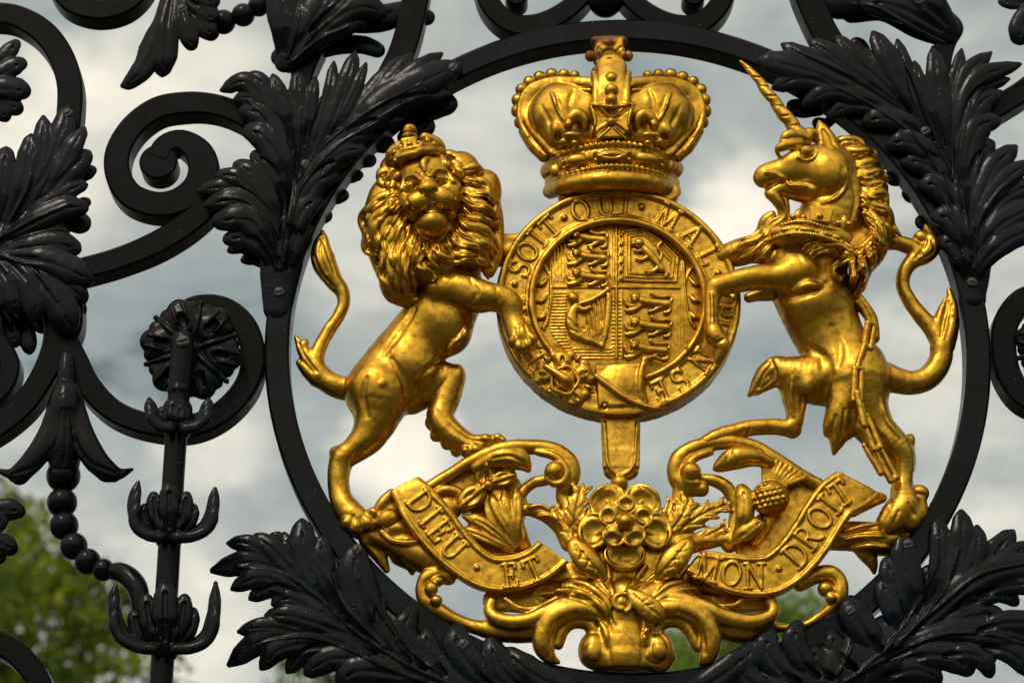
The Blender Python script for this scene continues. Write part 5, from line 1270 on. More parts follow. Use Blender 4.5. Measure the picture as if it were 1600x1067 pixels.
def crown_top():
    k = Clay(790, 100, 1120, 260, -50, 110, 1.4)
    # velvet cap swelling between the arches
    for c in (886, 1024):
        s_ = 1 if c < 955 else -1
        k.ell(c, 178, 0, 58, 48, 46, 0, 8); k.ell(c - s_ * 16, 158, 22, 26, 28, 22, 20 * s_, 6); k.ell(c + s_ * 14, 160, 26, 24, 26, 22, -10 * s_, 6); k.ell(c - s_ * 4, 205, 34, 34, 30, 24, 0, 6)
        k.ell(c + s_ * 34, 186, 14, 36, 46, 46, 0, 8); k.ell(c - s_ * 2, 180, 20, 58, 50, 40, 0, 8)
        k.stroke([(c - s_ * 24, 146), (c - s_ * 14, 170), (c + s_ * 2, 200)], 3.5, 2.5, 4); k.stroke([(c - s_ * 16, 150), (c - s_ * 8, 178), (c + s_ * 4, 205)], 3.4, 1.5, 4, '-')
        k.stroke([(c + s_ * 10, 140), (c + s_ * 4, 160), (c + s_ * 6, 190)], 3.4, 1.8, 4, '-'); k.stroke([(c - s_ * 40, 165), (c - s_ * 28, 190), (c - s_ * 16, 210)], 3.5, 1.8, 4, '-')
    for m in (lambda p: p, mir):
        # side arch: a broad strap with rims that rises, turns in and meets the middle
        k.slab([(868, 236, 20, 13, 12), (846, 212, 12, 13, 12), (828, 186, 6, 12, 12), (824, 162, 4, 11, 12), (838, 143, 8, 10, 12), (866, 133, 18, 9, 12), (900, 132, 34, 8, 12), (928, 134, 46, 8, 12)] if m is not mir else
               mir([(868, 236, 20, 13, 12), (846, 212, 12, 13, 12), (828, 186, 6, 12, 12), (824, 162, 4, 11, 12), (838, 143, 8, 10, 12), (866, 133, 18, 9, 12), (900, 132, 34, 8, 12), (928, 134, 46, 8, 12)]), 3)
        rim = [(872, 230, 34, 4.5), (856, 207, 28, 4.5), (840, 185, 22, 4.5), (835, 164, 18, 4.5), (846, 150, 20, 4.5), (870, 142, 30, 4), (900, 141, 44, 4), (922, 142, 54, 4)]
        k.tube(m(rim), 1.5)
        rim = [(852, 244, 26, 4.5), (832, 222, 20, 4.5), (815, 195, 14, 4.5), (812, 166, 12, 4.5), (826, 138, 14, 4.5), (860, 125, 24, 4.5), (900, 124, 40, 4.5), (924, 126, 52, 4.5)]
        k.tube(m(rim), 1.5)
        k.tube(m([(818, 206, -8, 8), (832, 226, -4, 10), (850, 244, 0, 10)]), 3); k.stroke(m([(828, 214), (842, 232)]), 3, 1, 2, '-')
        pearls = [(812, 192, 9.5), (808, 174, 10), (809, 157, 10), (815, 141, 10), (827, 129, 10), (843, 122, 10.5), (862, 118, 10.5), (881, 118, 9.5), (898, 119, 8)]
        for u, v, r in m(pearls): k.ell(u, v, 2 + max(0, 40 - abs(955 - u) * .35) * .6, r, r, r, 0, .8)
        for q in m([(815, 202, 5), (836, 178, 4), (841, 200, 4)]): pass
        # fleurs-de-lis
        k.tube(m([(888, 200, 60, 5), (892, 186, 62, 9), (903, 179, 62, 11), (914, 188, 62, 8), (914, 200, 60, 4)]), 1.2, .8); k.ell(*m([(888, 195)])[0], 62, 7, 7, 8, 0, 1.5)
        k.ell(*m([(894, 211)])[0], 70, 14, 5, 6, 0, 1.2); k.ell(*m([(870, 203)])[0], 50, 10, 13, 10, 20, 2); k.ell(*m([(872, 214)])[0], 50, 5, 6, 10, 0, 2, '-')
        k.ell(*m([(881, 222)])[0], 60, 8, 6, 7, 0, 1.2); k.ell(*m([(898, 224)])[0], 68, 6, 5, 6, 0, 1)
    k.ell(955, 218, 20, 92, 22, 34, 0, 6)
    # middle arch with its pearls
    k.slab([(955, 112, 40, 24, 14), (955, 140, 62, 24, 12), (955, 165, 70, 24, 10)], 3)
    for u in (931, 979): k.tube([(u - (955 - u) * .12, 116, 52, 5.5), (u, 130, 66, 6), (u, 150, 74, 6), (u, 166, 76, 5)], 1.5)
    for v, r in ((125, 10.5), (142, 11), (157, 10)): k.ell(955, v, 66 + (v - 120) * .55, r, r, 13, 0, 1)
    # cross pattee on the front
    k.box(956, 190, 74, 29, 29, 6, 0, 2, 1.5, taper=.16)
    for a, b in (((926, 164), (986, 217)), ((986, 164), (926, 217))):
        m = ((a[0] + b[0]) / 2, (a[1] + b[1]) / 2)
        for s_ in (a, b):
            mid = ((s_[0] * .55 + m[0] * .45), (s_[1] * .55 + m[1] * .45))
            k.ell(mid[0], mid[1], 82, 19, 5.5, 6, 41 if (a[0] < b[0]) == True and s_ in (a, b) and a[0] == 926 else 0, 1.5, '-') if False else None
    for sx in (-1, 1):
        for sy in (-1, 1):
            k.stroke([(956 + sx * 5, 191 + sy * 5), (956 + sx * 16, 191 + sy * 12), (956 + sx * 27, 191 + sy * 24)], 4.2, 0, 1.5, '-')
            k.stroke([(956 + sx * 3, 191 + sy * 9), (956 + sx * 13, 191 + sy * 18), (956 + sx * 22, 191 + sy * 26)], 1.6, .6, 1); k.stroke([(956 + sx * 9, 191 + sy * 3), (956 + sx * 20, 191 + sy * 10), (956 + sx * 30, 191 + sy * 20)], 1.6, .6, 1)
    k.stroke([(922, 163), (956, 167), (990, 163)], 2.6, 1, 1.2); k.stroke([(922, 163), (930, 190), (924, 217)], 2.2, .8, 1); k.stroke([(990, 163), (982, 190), (988, 217)], 2.2, .8, 1)
    k.ell(955, 190, 82, 7, 7, 7, 0, 1)
    return k.zmesh('arches_and_cap', crown, GOLD, 1)
crown_top()
def crown_finial():
    k = Clay(908, 55, 1000, 135, -10, 80, 1.3)
    k.ell(952, 116, 32, 29, 17, 28, 0, 3); k.ell(952, 103, 34, 26, 10, 24, 0, 3)
    k.box(952, 82, 34, 25, 20, 17, 0, 5, 3); k.ell(952, 66, 34, 27, 6, 18, 0, 3); k.ell(931, 67, 38, 9, 8, 12, 0, 4); k.ell(973, 67, 38, 9, 8, 12, 0, 4); k.ell(952, 66, 50, 10, 6, 6, 0, 3)
    for u, v, a, b in ((924, 76, 7, 8), (980, 76, 7, 8), (926, 101, 6, 8), (978, 101, 6, 8)): k.ell(u, v, 36, a, b, 40, 0, 3, '-')
    k.ell(940, 88, 53, 7, 9, 6, 20, 3, '-'); k.ell(964, 88, 53, 7, 9, 6, -20, 3, '-')
    k.ell(922, 88, 34, 8.5, 9, 9, 0, 2); k.ell(981, 88, 34, 8.5, 9, 9, 0, 2)
    k.ell(952, 84, 50, 9, 8, 5, 0, 3, '-'); k.ell(952, 86, 46, 5, 5, 6, 0, 2)
    for p in ([(934, 74), (942, 84), (936, 96)], [(970, 74), (962, 84), (968, 96)]): k.stroke(p, 2.5, .8, 2, '-')
    o = k.zmesh('orb_and_cross', crown, GOLD_RUST, 1); o['label'] = 'rust brown orb and cross with worn gilding'
    return o
crown_finial()
# ================================================================== the motto scroll with rose, thistle and shamrock
scr = shell('motto_scroll', 'gilded lettered motto ribbon over curling leaves with a rose, thistle and shamrock', 'motto scroll', 978, 1040)
RB_L = [(620, 742, 30, 23), (632, 760, 38, 24), (646, 778, 42, 29), (660, 797, 46, 33), (680, 822, 46, 34), (703, 850, 46, 32), (732, 878, 46, 29), (765, 896, 46, 27), (800, 897, 46, 27), (834, 886, 44, 27), (860, 867, 42, 28), (880, 846, 40, 28)]
RB_R = [(1060, 868, 40, 17), (1085, 880, 42, 18), (1112, 889, 44, 24), (1140, 896, 46, 29), (1172, 901, 46, 31), (1208, 897, 46, 32), (1240, 874, 46, 33), (1266, 842, 46, 34), (1288, 806, 46, 34), (1310, 778, 44, 34), (1340, 760, 38, 34), (1362, 738, 30, 34)]
def ribbon(name, path, letters, dots, H, cuts):
    us = [p[0] for p in path]; vs = [p[1] for p in path]
    k = Clay(min(us) - 45, min(vs) - 45, max(us) + 45, max(vs) + 45, 0, 78, 1.35)
    k.slab([(u, v, d - 16, hw, 18) for u, v, d, hw in path], 2)
    Q = spline(path, 5); T = np.gradient(Q[:, :2], axis=0); T /= np.linalg.norm(T, axis=1)[:, None]; Nn = np.stack([-T[:, 1], T[:, 0]], 1)
    m = slice(2, len(Q) - 2)
    for s_ in (-1, 1):
        P = np.column_stack([Q[m, :2] + s_ * Nn[m] * (Q[m, 3] - 4.5)[:, None], Q[m, 2] + 1, np.full(len(Q[m]), 4.6)])
        k.chain(U(P[:, 0], P[:, 1], P[:, 2]), P[:, 3] * S(P[:, 0], P[:, 1]), 2)
    for (cu, cv), (nu, nv), ang in cuts:
        k.box(cu + nu * 36, cv + nv * 36, 30, 60, 36, 70, ang, 1, 1.5, '-')
        tx, ty = -nv, nu
        k.tube([(cu + tx * q - nu * 5, cv + ty * q - nv * 5, 25, 8) for q in (-19, -8, 4, 17)], 3)
    for ch, c in letters:
        j = np.argmin(np.linalg.norm(Q[:, :2] - np.array(c), axis=1))
        letter(k, ch, c, -Nn[j], H, 3.2, .92)
    for u, v in dots: k.ell(u, v, 47, 5.5, 5.5, 5, 0, 1)
    cast_letters()
    return k.zmesh(name, scr, GOLD, 1)
ribbon('motto_ribbon', RB_L, [('D', (657, 784)), ('I', (673, 808)), ('E', (688, 829)), ('U', (709, 855)), ('E', (797, 899)), ('T', (833, 890))], [(745, 887)], 38, [((631, 760), (-.48, -.88), 29), ((864, 864), (.59, -.81), -36)])
ribbon('motto_ribbon', RB_R, [('M', (1106, 887)), ('O', (1143, 896)), ('N', (1179, 900)), ('D', (1244, 866)), ('R', (1262, 839)), ('O', (1281, 809)), ('I', (1297, 788)), ('T', (1313, 771))], [(1217, 889)], 40, [((1079, 884), (-.77, -.64), 50), ((1342, 758), (.47, -.88), -28)])

def gold_leaf(k, base_, tip, w, d0, d1, bend=0.0, n=4):
    """a serrated leaf with a midrib and side veins."""
    A, B = np.array(base_, float), np.array(tip, float); L = np.linalg.norm(B - A); e = (B - A) / L; nn = np.array([-e[1], e[0]])
    C = lambda t: A + e * L * t + nn * bend * math.sin(math.pi * t)
    D = lambda t: d0 + (d1 - d0) * t + 7 * math.sin(math.pi * t)
    k.tube([(*C(t), D(t), w * r) for t, r in ((0, .30), (.3, .72), (.6, .68), (.85, .4), (1, .1))], 2, .42)
    for i in range(n):
        t = .12 + .66 * i / max(1, n - 1); ww = w * (1.0 - .45 * i / n)
        for s_ in (-1, 1):
            a = C(t); b = C(min(1, t + .18)) + nn * s_ * ww
            k.tube([(a[0], a[1], D(t), ww * .34), ((a[0] + b[0]) / 2, (a[1] + b[1]) / 2, D(t) + 2, ww * .38), (b[0], b[1], D(t) - 2, ww * .17)], 1.6, .55)
    for i in range(n):
        t = .1 + .62 * i / max(1, n - 1)
        for s_ in (-1, 1):
            a = C(t); b = C(min(1, t + .2)) + nn * s_ * w * (.8 - .4 * i / n)
            k.stroke([a, (a + b) / 2 + e * 1.5, b], 1.5, .3, 1, '-')
    k.stroke([C(t) for t in (.02, .3, .6, .95)], 2.2, .5, 1, '-')
def base():
    k = Clay(545, 670, 1440, 1056, -45, 92, 1.6)
    V = lambda pts, kk=3, fl=1.0: k.tube(pts, kk, fl)
    # ---- left half
    V([(660, 768, 12, 11), (700, 744, 14, 11), (740, 720, 18, 12), (785, 702, 22, 13), (830, 698, 24, 12), (866, 704, 24, 13), (888, 722, 24, 15), (893, 744, 24, 14), (882, 762, 24, 13)], 3)
    V([(840, 706, 30, 6), (868, 714, 34, 7), (884, 734, 36, 7), (880, 752, 36, 7), (866, 756, 36, 6), (856, 748, 36, 5)], 2); k.ell(867, 737, 34, 17, 16, 18, 0, 2)
    V([(884, 760, 22, 15), (880, 778, 20, 12), (888, 796, 20, 14), (892, 822, 18, 18)], 4)
    V([(745, 730, 34, 10), (775, 716, 40, 15), (802, 716, 40, 18), (818, 724, 36, 12), (826, 734, 34, 5)], 3); V([(760, 724, 42, 7), (786, 708, 46, 9), (812, 706, 44, 8), (824, 716, 42, 5)], 2)
    k.stroke([(770, 716), (796, 712), (818, 722)], 3, 1, 2, '-'); k.stroke([(762, 726), (786, 722), (806, 728)], 2.6, 1, 2, '-')
    V([(852, 750, 20, 9), (832, 755, 20, 9), (816, 770, 20, 9), (808, 795, 20, 11), (808, 820, 18, 11), (816, 850, 14, 14)], 3)
    V([(806, 800, 24, 9), (826, 796, 26, 10), (852, 803, 28, 13), (876, 822, 26, 14), (892, 845, 24, 18)], 3)
    for p in ([(826, 792), (846, 790), (864, 800)], [(840, 806), (860, 806), (874, 818)], [(862, 790), (868, 806), (878, 824)]): k.stroke(p, 4, 2.5, 1.5, prof=LOCK)
    # leaf by the rose, left
    gold_leaf(k, (897, 845), (911, 755), 22, 26, 34, -4); gold_leaf(k, (892, 840), (862, 789), 15, 24, 28, 3, 3); gold_leaf(k, (904, 838), (921, 792), 13, 30, 36, 0, 3)
    for u in (0,): k.slab([(690, 782, -2, 26, 8), (730, 765, -2, 36, 8), (770, 760, -2, 36, 8), (790, 790, -2, 34, 8), (770, 826, -2, 40, 8), (800, 846, -2, 26, 8)], 4)
    # shamrock
    for u, v, a, b, t in ((757, 744, 20, 16, 78), (786, 747, 23, 15, 18), (737, 776, 26, 18, 40)):
        k.ell(u, v, 30, a, b, 12, t, 1.5)
        c, s_ = math.cos(R_(t)), math.sin(R_(t))
        k.ell(u, v, 46, a * .78, b * .66, 11, t, 3, '-')
        k.stroke([(u - c * a * .95, v + s_ * a * .95), (u, v), (u + c * a * .9, v - s_ * a * .9)], 3.0, 1.6, 2)
    k.ell(763, 758, 38, 8, 8, 9, 0, 3)
    k.slab([(770, 776, 14, 18, 10), (785, 805, 16, 26, 12), (800, 836, 16, 22, 12)], 5)
    for pts, w in (([(806, 852), (790, 820), (776, 795), (766, 770)], 9), ([(808, 850), (798, 815), (790, 790), (788, 766)], 9), ([(810, 848), (808, 812), (808, 788), (806, 762)], 9.5), ([(802, 854), (772, 830), (750, 815), (724, 806)], 11), ([(800, 858), (770, 846), (744, 834), (716, 826)], 9)):
        P = spline(pts, 4); t = np.linspace(0, 1, len(P)); k.chain(U(P[:, 0], P[:, 1], 28 + 8 * np.sin(math.pi * t)), w * np.interp(t, [0, .4, .8, 1], [.45, .8, 1, .35]), 1.6, .7)
        k.stroke([tuple(q) for q in P[3:-2:4]], w * .34, 1, 1.2, '-', prof=([0, .5, 1], [.3, 1, .5]))
    V([(672, 778, 14, 8), (694, 766, 18, 9), (716, 770, 18, 9), (722, 786, 16, 8)], 2); k.ell(700, 792, 8, 24, 20, 12, -20, 3)
    # left end under the lion's paw
    V([(560, 828, 6, 14), (590, 838, 10, 18), (625, 850, 12, 24), (660, 868, 12, 26), (690, 890, 12, 18)], 6); V([(576, 846, 6, 15), (592, 866, 4, 12), (604, 890, 2, 6)], 4); V([(625, 868, 6, 16), (640, 882, 4, 10), (644, 894, 2, 5)], 4)
    V([(598, 832, 36, 6), (612, 844, 38, 6), (632, 848, 38, 6), (652, 846, 36, 5)], 2); k.ell(616, 828, 20, 30, 16, 20, 0, 4); V([(612, 772, 26, 9), (598, 786, 28, 10), (590, 800, 26, 9)], 4); k.ell(608, 800, 18, 24, 20, 16, 0, 4)
    k.stroke([(575, 850), (590, 862), (598, 880)], 3, 1.5, 3, '-'); k.stroke([(628, 872), (638, 884)], 3, 1.2, 2, '-')
    # volute low on the left
    V([(700, 900, 18, 14), (684, 896, 20, 13), (668, 902, 22, 13), (660, 918, 22, 11), (666, 938, 20, 13), (684, 952, 18, 13), (712, 968, 18, 11), (745, 980, 18, 12), (785, 986, 20, 17), (830, 980, 20, 22)], 3)
    k.ell(674, 919, 36, 11, 11, 10, 0, 2); k.ell(682, 938, 34, 10, 9, 10, 0, 2); k.ell(684, 908, 30, 12, 8, 10, 20, 2)
    # big scroll and hooked curl
    V([(768, 940, 34, 9), (765, 954, 36, 10), (776, 966, 38, 12), (800, 972, 40, 13), (830, 968, 42, 13), (862, 954, 42, 14), (900, 936, 42, 13), (940, 932, 38, 12)], 2); V([(770, 975, 20, 14), (810, 985, 22, 18), (850, 980, 24, 20)], 5)
    k.ell(792, 948, 44, 20, 8, 12, -25, 3, '-'); V([(790, 936, 40, 5), (812, 950, 42, 5), (838, 950, 42, 5), (870, 934, 42, 4)], 2)
    V([(965, 985, 30, 20), (950, 962, 38, 17), (922, 953, 42, 17), (890, 953, 42, 18), (862, 968, 42, 18), (850, 990, 40, 18), (850, 1010, 38, 17), (858, 1026, 36, 11), (872, 1034, 34, 4)], 3)
    V([(932, 990, 30, 14), (918, 974, 34, 11), (896, 972, 34, 11), (880, 984, 32, 10), (872, 1006, 30, 9)], 3); k.stroke([(900, 958), (872, 972), (862, 1000), (862, 1020)], 4, 2, 2.5, '-'); k.stroke([(940, 968), (912, 962), (886, 968)], 3.4, 2, 2.5, '-')
    V([(940, 990, 24, 14), (938, 1012, 26, 12), (930, 1030, 28, 12), (918, 1026, 28, 10)], 3); k.stroke([(948, 992), (928, 990), (912, 1006), (914, 1030), (930, 1040), (946, 1028), (944, 1012)], 3, 1.2, 2, '-'); k.ell(927, 1018, 50, 12, 13, 7, 0, 2)
    V([(868, 925, 20, 14), (910, 925, 24, 22), (950, 940, 28, 28), (978, 960, 30, 32)], 6); V([(1085, 925, 20, 14), (1046, 925, 24, 22), (1006, 940, 28, 28), (978, 960, 30, 32)], 6)
    V([(978, 940, 24, 38), (978, 970, 24, 43), (978, 1000, 22, 50), (978, 1024, 20, 56)], 5, .8)
    for c in (928, 1028): k.ell(c, 1016, 26, 25, 29, 28, 0, 4)
    k.slab([(930, 880, 12, 34, 14), (978, 890, 16, 40, 16), (1026, 880, 12, 34, 14)], 6); k.slab([(770, 938, 2, 16, 9), (830, 930, 4, 26, 10), (890, 912, 8, 32, 12), (940, 910, 14, 34, 14)], 6); k.slab([(1190, 940, 2, 14, 9), (1130, 930, 4, 26, 10), (1080, 915, 8, 30, 12), (1020, 910, 14, 34, 14)], 6)
    for pts, r in (([(860, 922), (902, 924), (936, 944), (956, 978)], 5.5), ([(884, 905), (920, 916), (946, 938), (962, 972)], 6), ([(905, 892), (932, 906), (954, 930)], 5), ([(1092, 918), (1052, 924), (1022, 944), (1004, 978)], 5.5), ([(1074, 908), (1046, 914), (1022, 932)], 5)):
        k.stroke(pts, r, .8, 3.5)
    k.stroke([(842, 936), (880, 930), (916, 940), (944, 966)], 3.4, 1.2, 2.5, '-'); k.stroke([(1112, 934), (1076, 930), (1040, 940), (1014, 966)], 3.4, 1.2, 2.5, '-')
    k.ell(860, 922, 24, 30, 9, 12, 8, 3, '-'); k.ell(1110, 920, 24, 30, 9, 12, -10, 3, '-')
    for pts in ([(958, 952), (950, 985), (950, 1012), (954, 1040)], [(998, 952), (1006, 985), (1006, 1012), (1002, 1040)]): k.stroke(pts, 4.0, 1.6, 4, '-')
    k.stroke([(934, 966), (946, 985), (950, 1008)], 5, 2.5, 4); k.stroke([(1022, 966), (1010, 985), (1006, 1008)], 5, 2.5, 4)
    k.box(978, 1082, 26, 140, 34, 90, 0, 3, 4, '-')
    # curled leaf on the stem
    P = [(971 + 16 * math.cos(R_(a)) * (1 - (a + 60) / 900), 941 - 16 * math.sin(R_(a)) * (1 - (a + 60) / 900), 64, 4.6) for a in range(-60, 300, 24)]
    k.tube(P, 1.5); k.ell(971, 942, 56, 13, 13, 12, 0, 2)
    k.stroke([(950, 872), (952, 905), (958, 930)], 4.5, 2.5, 1.5); k.stroke([(1008, 885), (990, 910), (978, 928)], 4.5, 2.5, 1.5); k.stroke([(1024, 898), (1004, 912), (986, 920)], 3.5, 2, 1.5)
    k.tube([(984, 924, 62, 6), (1000, 938, 66, 15), (1018, 952, 66, 18), (1033, 964, 62, 8)], 2, .45); k.stroke([(986, 926), (1006, 942), (1030, 962)], 2, .4, 1, '-')
    for p in ([(1004, 940), (1014, 934)], [(1010, 946), (1024, 942)], [(1006, 946), (1006, 958)], [(1016, 952), (1018, 964)]): k.stroke(p, 1.5, .4, 1, '-')
    # ---- right half
    V([(1096, 764, 22, 12), (1070, 760, 24, 14), (1056, 742, 24, 14), (1060, 718, 24, 14), (1080, 702, 24, 13), (1110, 693, 24, 12), (1145, 691, 24, 12), (1180, 700, 22, 12), (1215, 720, 20, 12), (1250, 742, 18, 11), (1285, 760, 16, 10)], 3)
    V([(1110, 706, 30, 6), (1085, 716, 34, 7), (1070, 736, 36, 7), (1074, 752, 36, 7), (1088, 754, 36, 6)], 2); k.ell(1079, 738, 34, 17, 16, 18, 0, 2); V([(1066, 762, 22, 14), (1062, 782, 20, 14), (1060, 800, 18, 18)], 4)
    V([(1200, 722, 34, 10), (1176, 714, 40, 15), (1148, 716, 40, 18), (1128, 726, 36, 12), (1118, 732, 34, 5)], 3); V([(1186, 708, 42, 8), (1158, 704, 44, 9), (1138, 712, 42, 8), (1128, 724, 40, 5)], 2); k.stroke([(1142, 704), (1134, 718), (1136, 730)], 3, 1.2, 2, '-'); k.stroke([(1186, 722), (1164, 722), (1150, 730)], 3, 1.2, 2, '-')
    V([(1096, 748, 22, 8), (1118, 751, 22, 10), (1136, 762, 22, 11), (1146, 780, 22, 11), (1150, 800, 20, 11), (1146, 826, 18, 12), (1140, 850, 14, 14)], 3)
    lobe(k, [(1152, 842), (1163, 806), (1164, 780), (1155, 755)], 12, 28, 12, 0, .7, 1.6); lobe(k, [(1146, 846), (1166, 832), (1182, 820), (1194, 814)], 11, 26, 10, 0, .7, 1.6)
    # thistle
    k.ell(1204, 778, 34, 30, 28, 28, 20, 3)
    for i in range(-3, 4):
        for q in range(-2, 3):
            u, v = 1204 + i * 8.2 + (4 if q % 2 else 0), 772 + q * 8.5 - i * 2
            if (u - 1204) ** 2 + (v - 776) ** 2 < 27 ** 2: k.ell(u, v, float(k.surf([u], [v])[0]) - 1, 4.4, 4.0, 4.5, 0, .8)
    for i in range(10):
        t = i / 9; a0 = (1193 + 30 * t, 752 + 10 * t); a1 = (1192 + 66 * t, 704 + 42 * t)
        k.tube([(a0[0], a0[1], 30, 3.6), ((a0[0] + a1[0]) / 2, (a0[1] + a1[1]) / 2 - 1, 31, 3.8), (a1[0], a1[1], 28, 3.8)], .8)
    V([(1204, 804, 24, 8), (1196, 826, 22, 8), (1180, 846, 20, 8)], 3); k.slab([(1225, 745, 2, 22, 8), (1250, 775, 2, 30, 8), (1228, 810, 2, 34, 8), (1200, 836, 2, 34, 8), (1170, 850, 2, 24, 8)], 4)
    # leaves on the right of the rose
    gold_leaf(k, (1036, 842), (1080, 776), 23, 28, 34, 5); gold_leaf(k, (1034, 830), (1050, 776), 12, 26, 30, 0, 3); gold_leaf(k, (1048, 846), (1143, 786), 20, 28, 26, -10); gold_leaf(k, (1060, 850), (1140, 818), 14, 24, 22, 4, 3)
    V([(1044, 850, 24, 16), (1075, 850, 24, 16), (1100, 848, 22, 12), (1135, 842, 20, 9)], 4)
    for c, s_ in ((915, 1), (1056, -1)):
        k.tube([(c + s_ * 30, 905, 40, 5), (c + s_ * 8, 880, 46, 20), (c - s_ * 12, 858, 44, 16), (c - s_ * 22, 842, 38, 4)], 2, .5)
        k.stroke([(c + s_ * 28, 902), (c + s_ * 4, 874), (c - s_ * 18, 848)], 2.4, .8, 1, '-')
        for q in (.2, .45, .7):
            u, v = c + s_ * (24 - 40 * q), 898 - 50 * q
            k.stroke([(u, v), (u - s_ * 6, v + 12)], 2, .6, 1, '-'); k.stroke([(u, v), (u - s_ * 14, v - 4)], 2, .6, 1, '-')
    # right end under the hoof
    V([(1300, 838, 10, 22), (1335, 838, 12, 24), (1370, 842, 12, 26), (1398, 846, 10, 20), (1420, 830, 8, 14)], 6); V([(1350, 858, 6, 16), (1362, 878, 4, 10), (1366, 894, 2, 4)], 4); V([(1330, 790, 26, 18), (1358, 780, 26, 14), (1378, 778, 22, 8)], 4)
    for p in ([(1318, 830), (1350, 822), (1380, 816)], [(1320, 842), (1352, 838), (1384, 838)], [(1330, 856), (1362, 852), (1392, 856)]): k.stroke(p, 4.5, 2, 1.5, prof=LOCK)
    k.stroke([(1322, 836), (1352, 830), (1384, 828)], 3, 1.2, 2, '-')
    # volute low on the right
    V([(1250, 912, 18, 12), (1272, 900, 20, 13), (1296, 896, 22, 14), (1311, 908, 22, 13), (1312, 930, 22, 13), (1300, 948, 20, 11), (1282, 962, 18, 8), (1262, 974, 18, 6), (1240, 980, 18, 6), (1214, 980, 18, 8)], 3); k.ell(1290, 920, 30, 13, 12, 12, 0, 2); k.ell(1298, 934, 32, 9, 9, 10, 0, 2)
    # big scroll and hooked curl, right
    V([(1205, 938, 32, 9), (1208, 954, 34, 10), (1196, 966, 36, 12), (1168, 972, 38, 14), (1130, 964, 40, 14), (1095, 948, 42, 14), (1060, 936, 42, 13), (1020, 932, 38, 12)], 2); V([(1120, 978, 22, 18), (1160, 986, 22, 20), (1198, 978, 20, 15)], 5); k.ell(1178, 950, 44, 18, 7, 12, 15, 3, '-')
    V([(1080, 930, 38, 5), (1110, 944, 40, 5), (1145, 946, 38, 5), (1160, 936, 36, 5)], 2)
    V([(992, 985, 30, 20), (1006, 962, 38, 17), (1034, 952, 42, 16), (1068, 952, 42, 17), (1096, 966, 42, 17), (1110, 990, 40, 17), (1110, 1012, 38, 16), (1104, 1028, 36, 12), (1096, 1036, 34, 5)], 3)
    V([(1022, 992, 30, 14), (1034, 974, 34, 11), (1058, 970, 34, 11), (1076, 984, 32, 10), (1090, 1010, 30, 9)], 3); k.stroke([(1060, 956), (1086, 970), (1098, 998), (1100, 1020)], 4, 2, 2.5, '-')
    V([(1012, 990, 24, 14), (1006, 1012, 26, 12), (1012, 1034, 28, 12), (1034, 1038, 28, 12), (1046, 1024, 28, 11)], 3); k.stroke([(1008, 990), (1028, 988), (1044, 1004), (1042, 1028), (1026, 1038), (1010, 1026), (1012, 1010)], 3, 1.2, 2, '-'); k.ell(1029, 1016, 50, 12, 13, 7, 0, 2)
    return k.zmesh('leaf_scrollwork', scr, GOLD, 1)
base()
def rose():
    k = Clay(895, 745, 1060, 910, -10, 110, 1.3)
    k.ell(976, 820, 24, 50, 48, 24, 0, 4)
    def petal(u, v, d, a, b, t, rim, cu, cv, dish=.72):
        k.ell(u, v, d, a, b, 15, t, 1.0)
        k.ell(u + cu, v + cv, d + 17, a * dish, b * dish * .92, 10, t, 4, '-')
        c, s_ = math.cos(R_(t)), math.sin(R_(t))
        ring = [(u + c * a * .88 * math.cos(q) + s_ * b * .88 * math.sin(q), v - s_ * a * .88 * math.cos(q) + c * b * .88 * math.sin(q), d + 8 + 2.5 * math.sin(3 * q), rim) for q in np.linspace(0, 2 * math.pi, 22)]
        k.tube(ring, 2)
    for u, v, a, b, t in ((949, 783, 31, 26, 38), (1004, 783, 31, 26, -38), (1025, 829, 25, 30, 12), (976, 866, 34, 24, 0), (928, 829, 25, 30, -12)):
        petal(u, v, 36, a, b, t, 3.6, (u - 976) * .06, (v - 820) * .06)
    k.ell(977, 816, 48, 34, 32, 18, 0, 2)
    for u, v, a, b, t in ((953, 805, 18, 19, 0), (978, 789, 20, 17, 0), (1003, 807, 18, 19, 0), (991, 837, 19, 17, 20), (959, 837, 19, 17, -20)):
        petal(u, v, 60, a, b, t, 2.4, (u - 977) * .14, (v - 816) * .14, .58)
    k.ell(977, 815, 74, 13, 12.5, 14, 0, 1)
    for i in range(5):
        a = R_(72 * i - 90 + 36); k.tube([(976 + 34 * math.cos(a), 820 + 34 * math.sin(a), 48, 4), (976 + 54 * math.cos(a), 820 + 53 * math.sin(a), 38, 1.5)], 1.5)
    return k.zmesh('rose', scr, GOLD, 1)
rose()
# ================================================================== trees far behind the gate
def leaf_mat(name, c1, c2):
    m, nt, b = new_mat(name)
    P = N(nt, 'ShaderNodeNewGeometry').outputs['Position']
    c = mixc(nt, ramp2(nt, noise(nt, P, 1.6, 4), .40, .62), c1, c2)
    nt.links.new(c, b.inputs['Base Color']); b.inputs['Roughness'].default_value = .55
    tr = N(nt, 'ShaderNodeBsdfTranslucent'); nt.links.new(c, tr.inputs['Color'])
    mx = N(nt, 'ShaderNodeMixShader'); mx.inputs[0].default_value = .45
    nt.links.new(b.outputs[0], mx.inputs[1]); nt.links.new(tr.outputs[0], mx.inputs[2])
    nt.links.new(mx.outputs[0], nt.nodes['Material Output'].inputs[0])
    return m
LEAF_A = leaf_mat("sunny_leaves", (0.30, 0.36, 0.016), (0.045, 0.095, 0.012)); LEAF_B = leaf_mat("green_leaves", (0.22, 0.33, 0.045), (0.16, 0.26, 0.035))
BARK, nt_, b_ = new_mat("bark"); b_.inputs['Base Color'].default_value = (0.06, 0.045, 0.03, 1); b_.inputs['Roughness'].default_value = .9
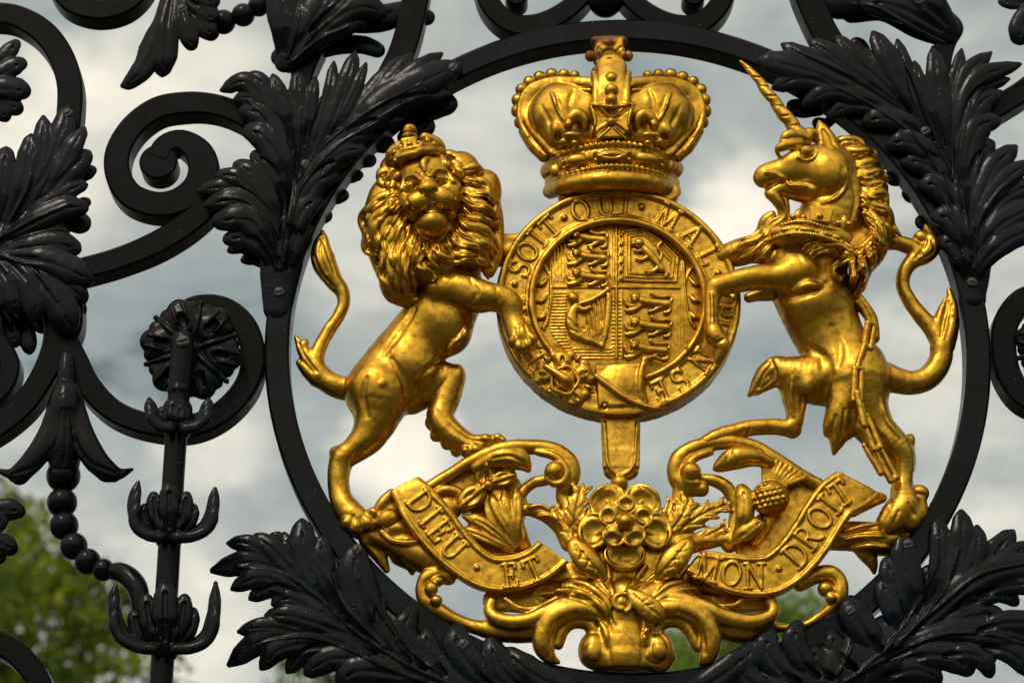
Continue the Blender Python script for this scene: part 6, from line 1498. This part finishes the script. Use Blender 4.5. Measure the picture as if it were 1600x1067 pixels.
def tree(label, u, v, dist, rx, rz, n_clump, n_leaf, size, mat, seed):
    rng = np.random.default_rng(seed)
    d = px_dir(u, v); c = np.array(CAM) + d * (dist / d[1])
    root = thing('broadleaf_tree', label, 'tree', (c[0], c[1], 0), 'trees behind the gate')
    # trunk with limbs
    V = []; F = []
    def limb(p0, p1, r0, r1, seg=8, n=6):
        b0 = len(V); p0, p1 = np.array(p0), np.array(p1); bend = rng.normal(0, .08, 3) * np.linalg.norm(p1 - p0)
        for i in range(n + 1):
            t = i / n; p = p0 + (p1 - p0) * t + bend * math.sin(math.pi * t); r = r0 + (r1 - r0) * t
            for j in range(seg):
                a = 2 * math.pi * j / seg; V.append(p + np.array([math.cos(a) * r, math.sin(a) * r, .2 * r * math.cos(a)]))
        for i in range(n):
            for j in range(seg): F.append([b0 + i * seg + j, b0 + i * seg + (j + 1) % seg, b0 + (i + 1) * seg + (j + 1) % seg, b0 + (i + 1) * seg + j])
    top = c[2] + rz * .5
    limb((c[0], c[1], 0), (c[0], c[1], c[2] - rz * .3), .26, .18); limb((c[0], c[1], c[2] - rz * .3), (c[0], c[1], top), .18, .05)
    cl = []
    for i in range(n_clump):
        q = rng.normal(size=3); q /= np.linalg.norm(q); q *= rng.uniform(.35, .95)
        cl.append(c + q * [rx, rx, rz])
        if i % 3 == 0: limb((c[0], c[1], c[2] - rz * rng.uniform(-.2, .6)), cl[-1], .07, .02, 6, 4)
    mesh_obj('trunk', np.array(V), F, BARK, root)
    cl = np.array(cl); w = rng.uniform(.22, .4, n_clump) * rx
    k = rng.integers(0, n_clump, n_leaf)
    g = rng.normal(size=(n_leaf, 3)); g /= np.linalg.norm(g, axis=1)[:, None]; g *= rng.uniform(.2, 1, n_leaf)[:, None] ** .5
    P = cl[k] + g * w[k][:, None]
    a = rng.normal(size=(n_leaf, 3)); a /= np.linalg.norm(a, axis=1)[:, None]
    b = np.cross(a, rng.normal(size=(n_leaf, 3))); b /= np.linalg.norm(b, axis=1)[:, None]
    s = size * rng.uniform(.6, 1.3, n_leaf)[:, None]
    Vv = np.stack([P - a * s, P + b * s * .45, P + a * s, P - b * s * .45], 1).reshape(-1, 3)
    mesh_obj('crown', Vv, np.arange(len(Vv), dtype=np.int32).reshape(-1, 4), mat, root, smooth=False)
tree('yellow green leafy tree rising behind the bead string at the lower left', -120, 1105, 26, 2.2, 2.6, 70, 42000, .075, LEAF_A, 3)
tree('small tree top showing under the lower left acanthus leaf', 590, 1170, 42, 2.1, 2.6, 40, 12000, .09, LEAF_A, 5)
tree('plain green tree seen through the openings under the motto scroll', 1190, 1150, 46, 2.5, 3.0, 50, 20000, .10, LEAF_B, 8)
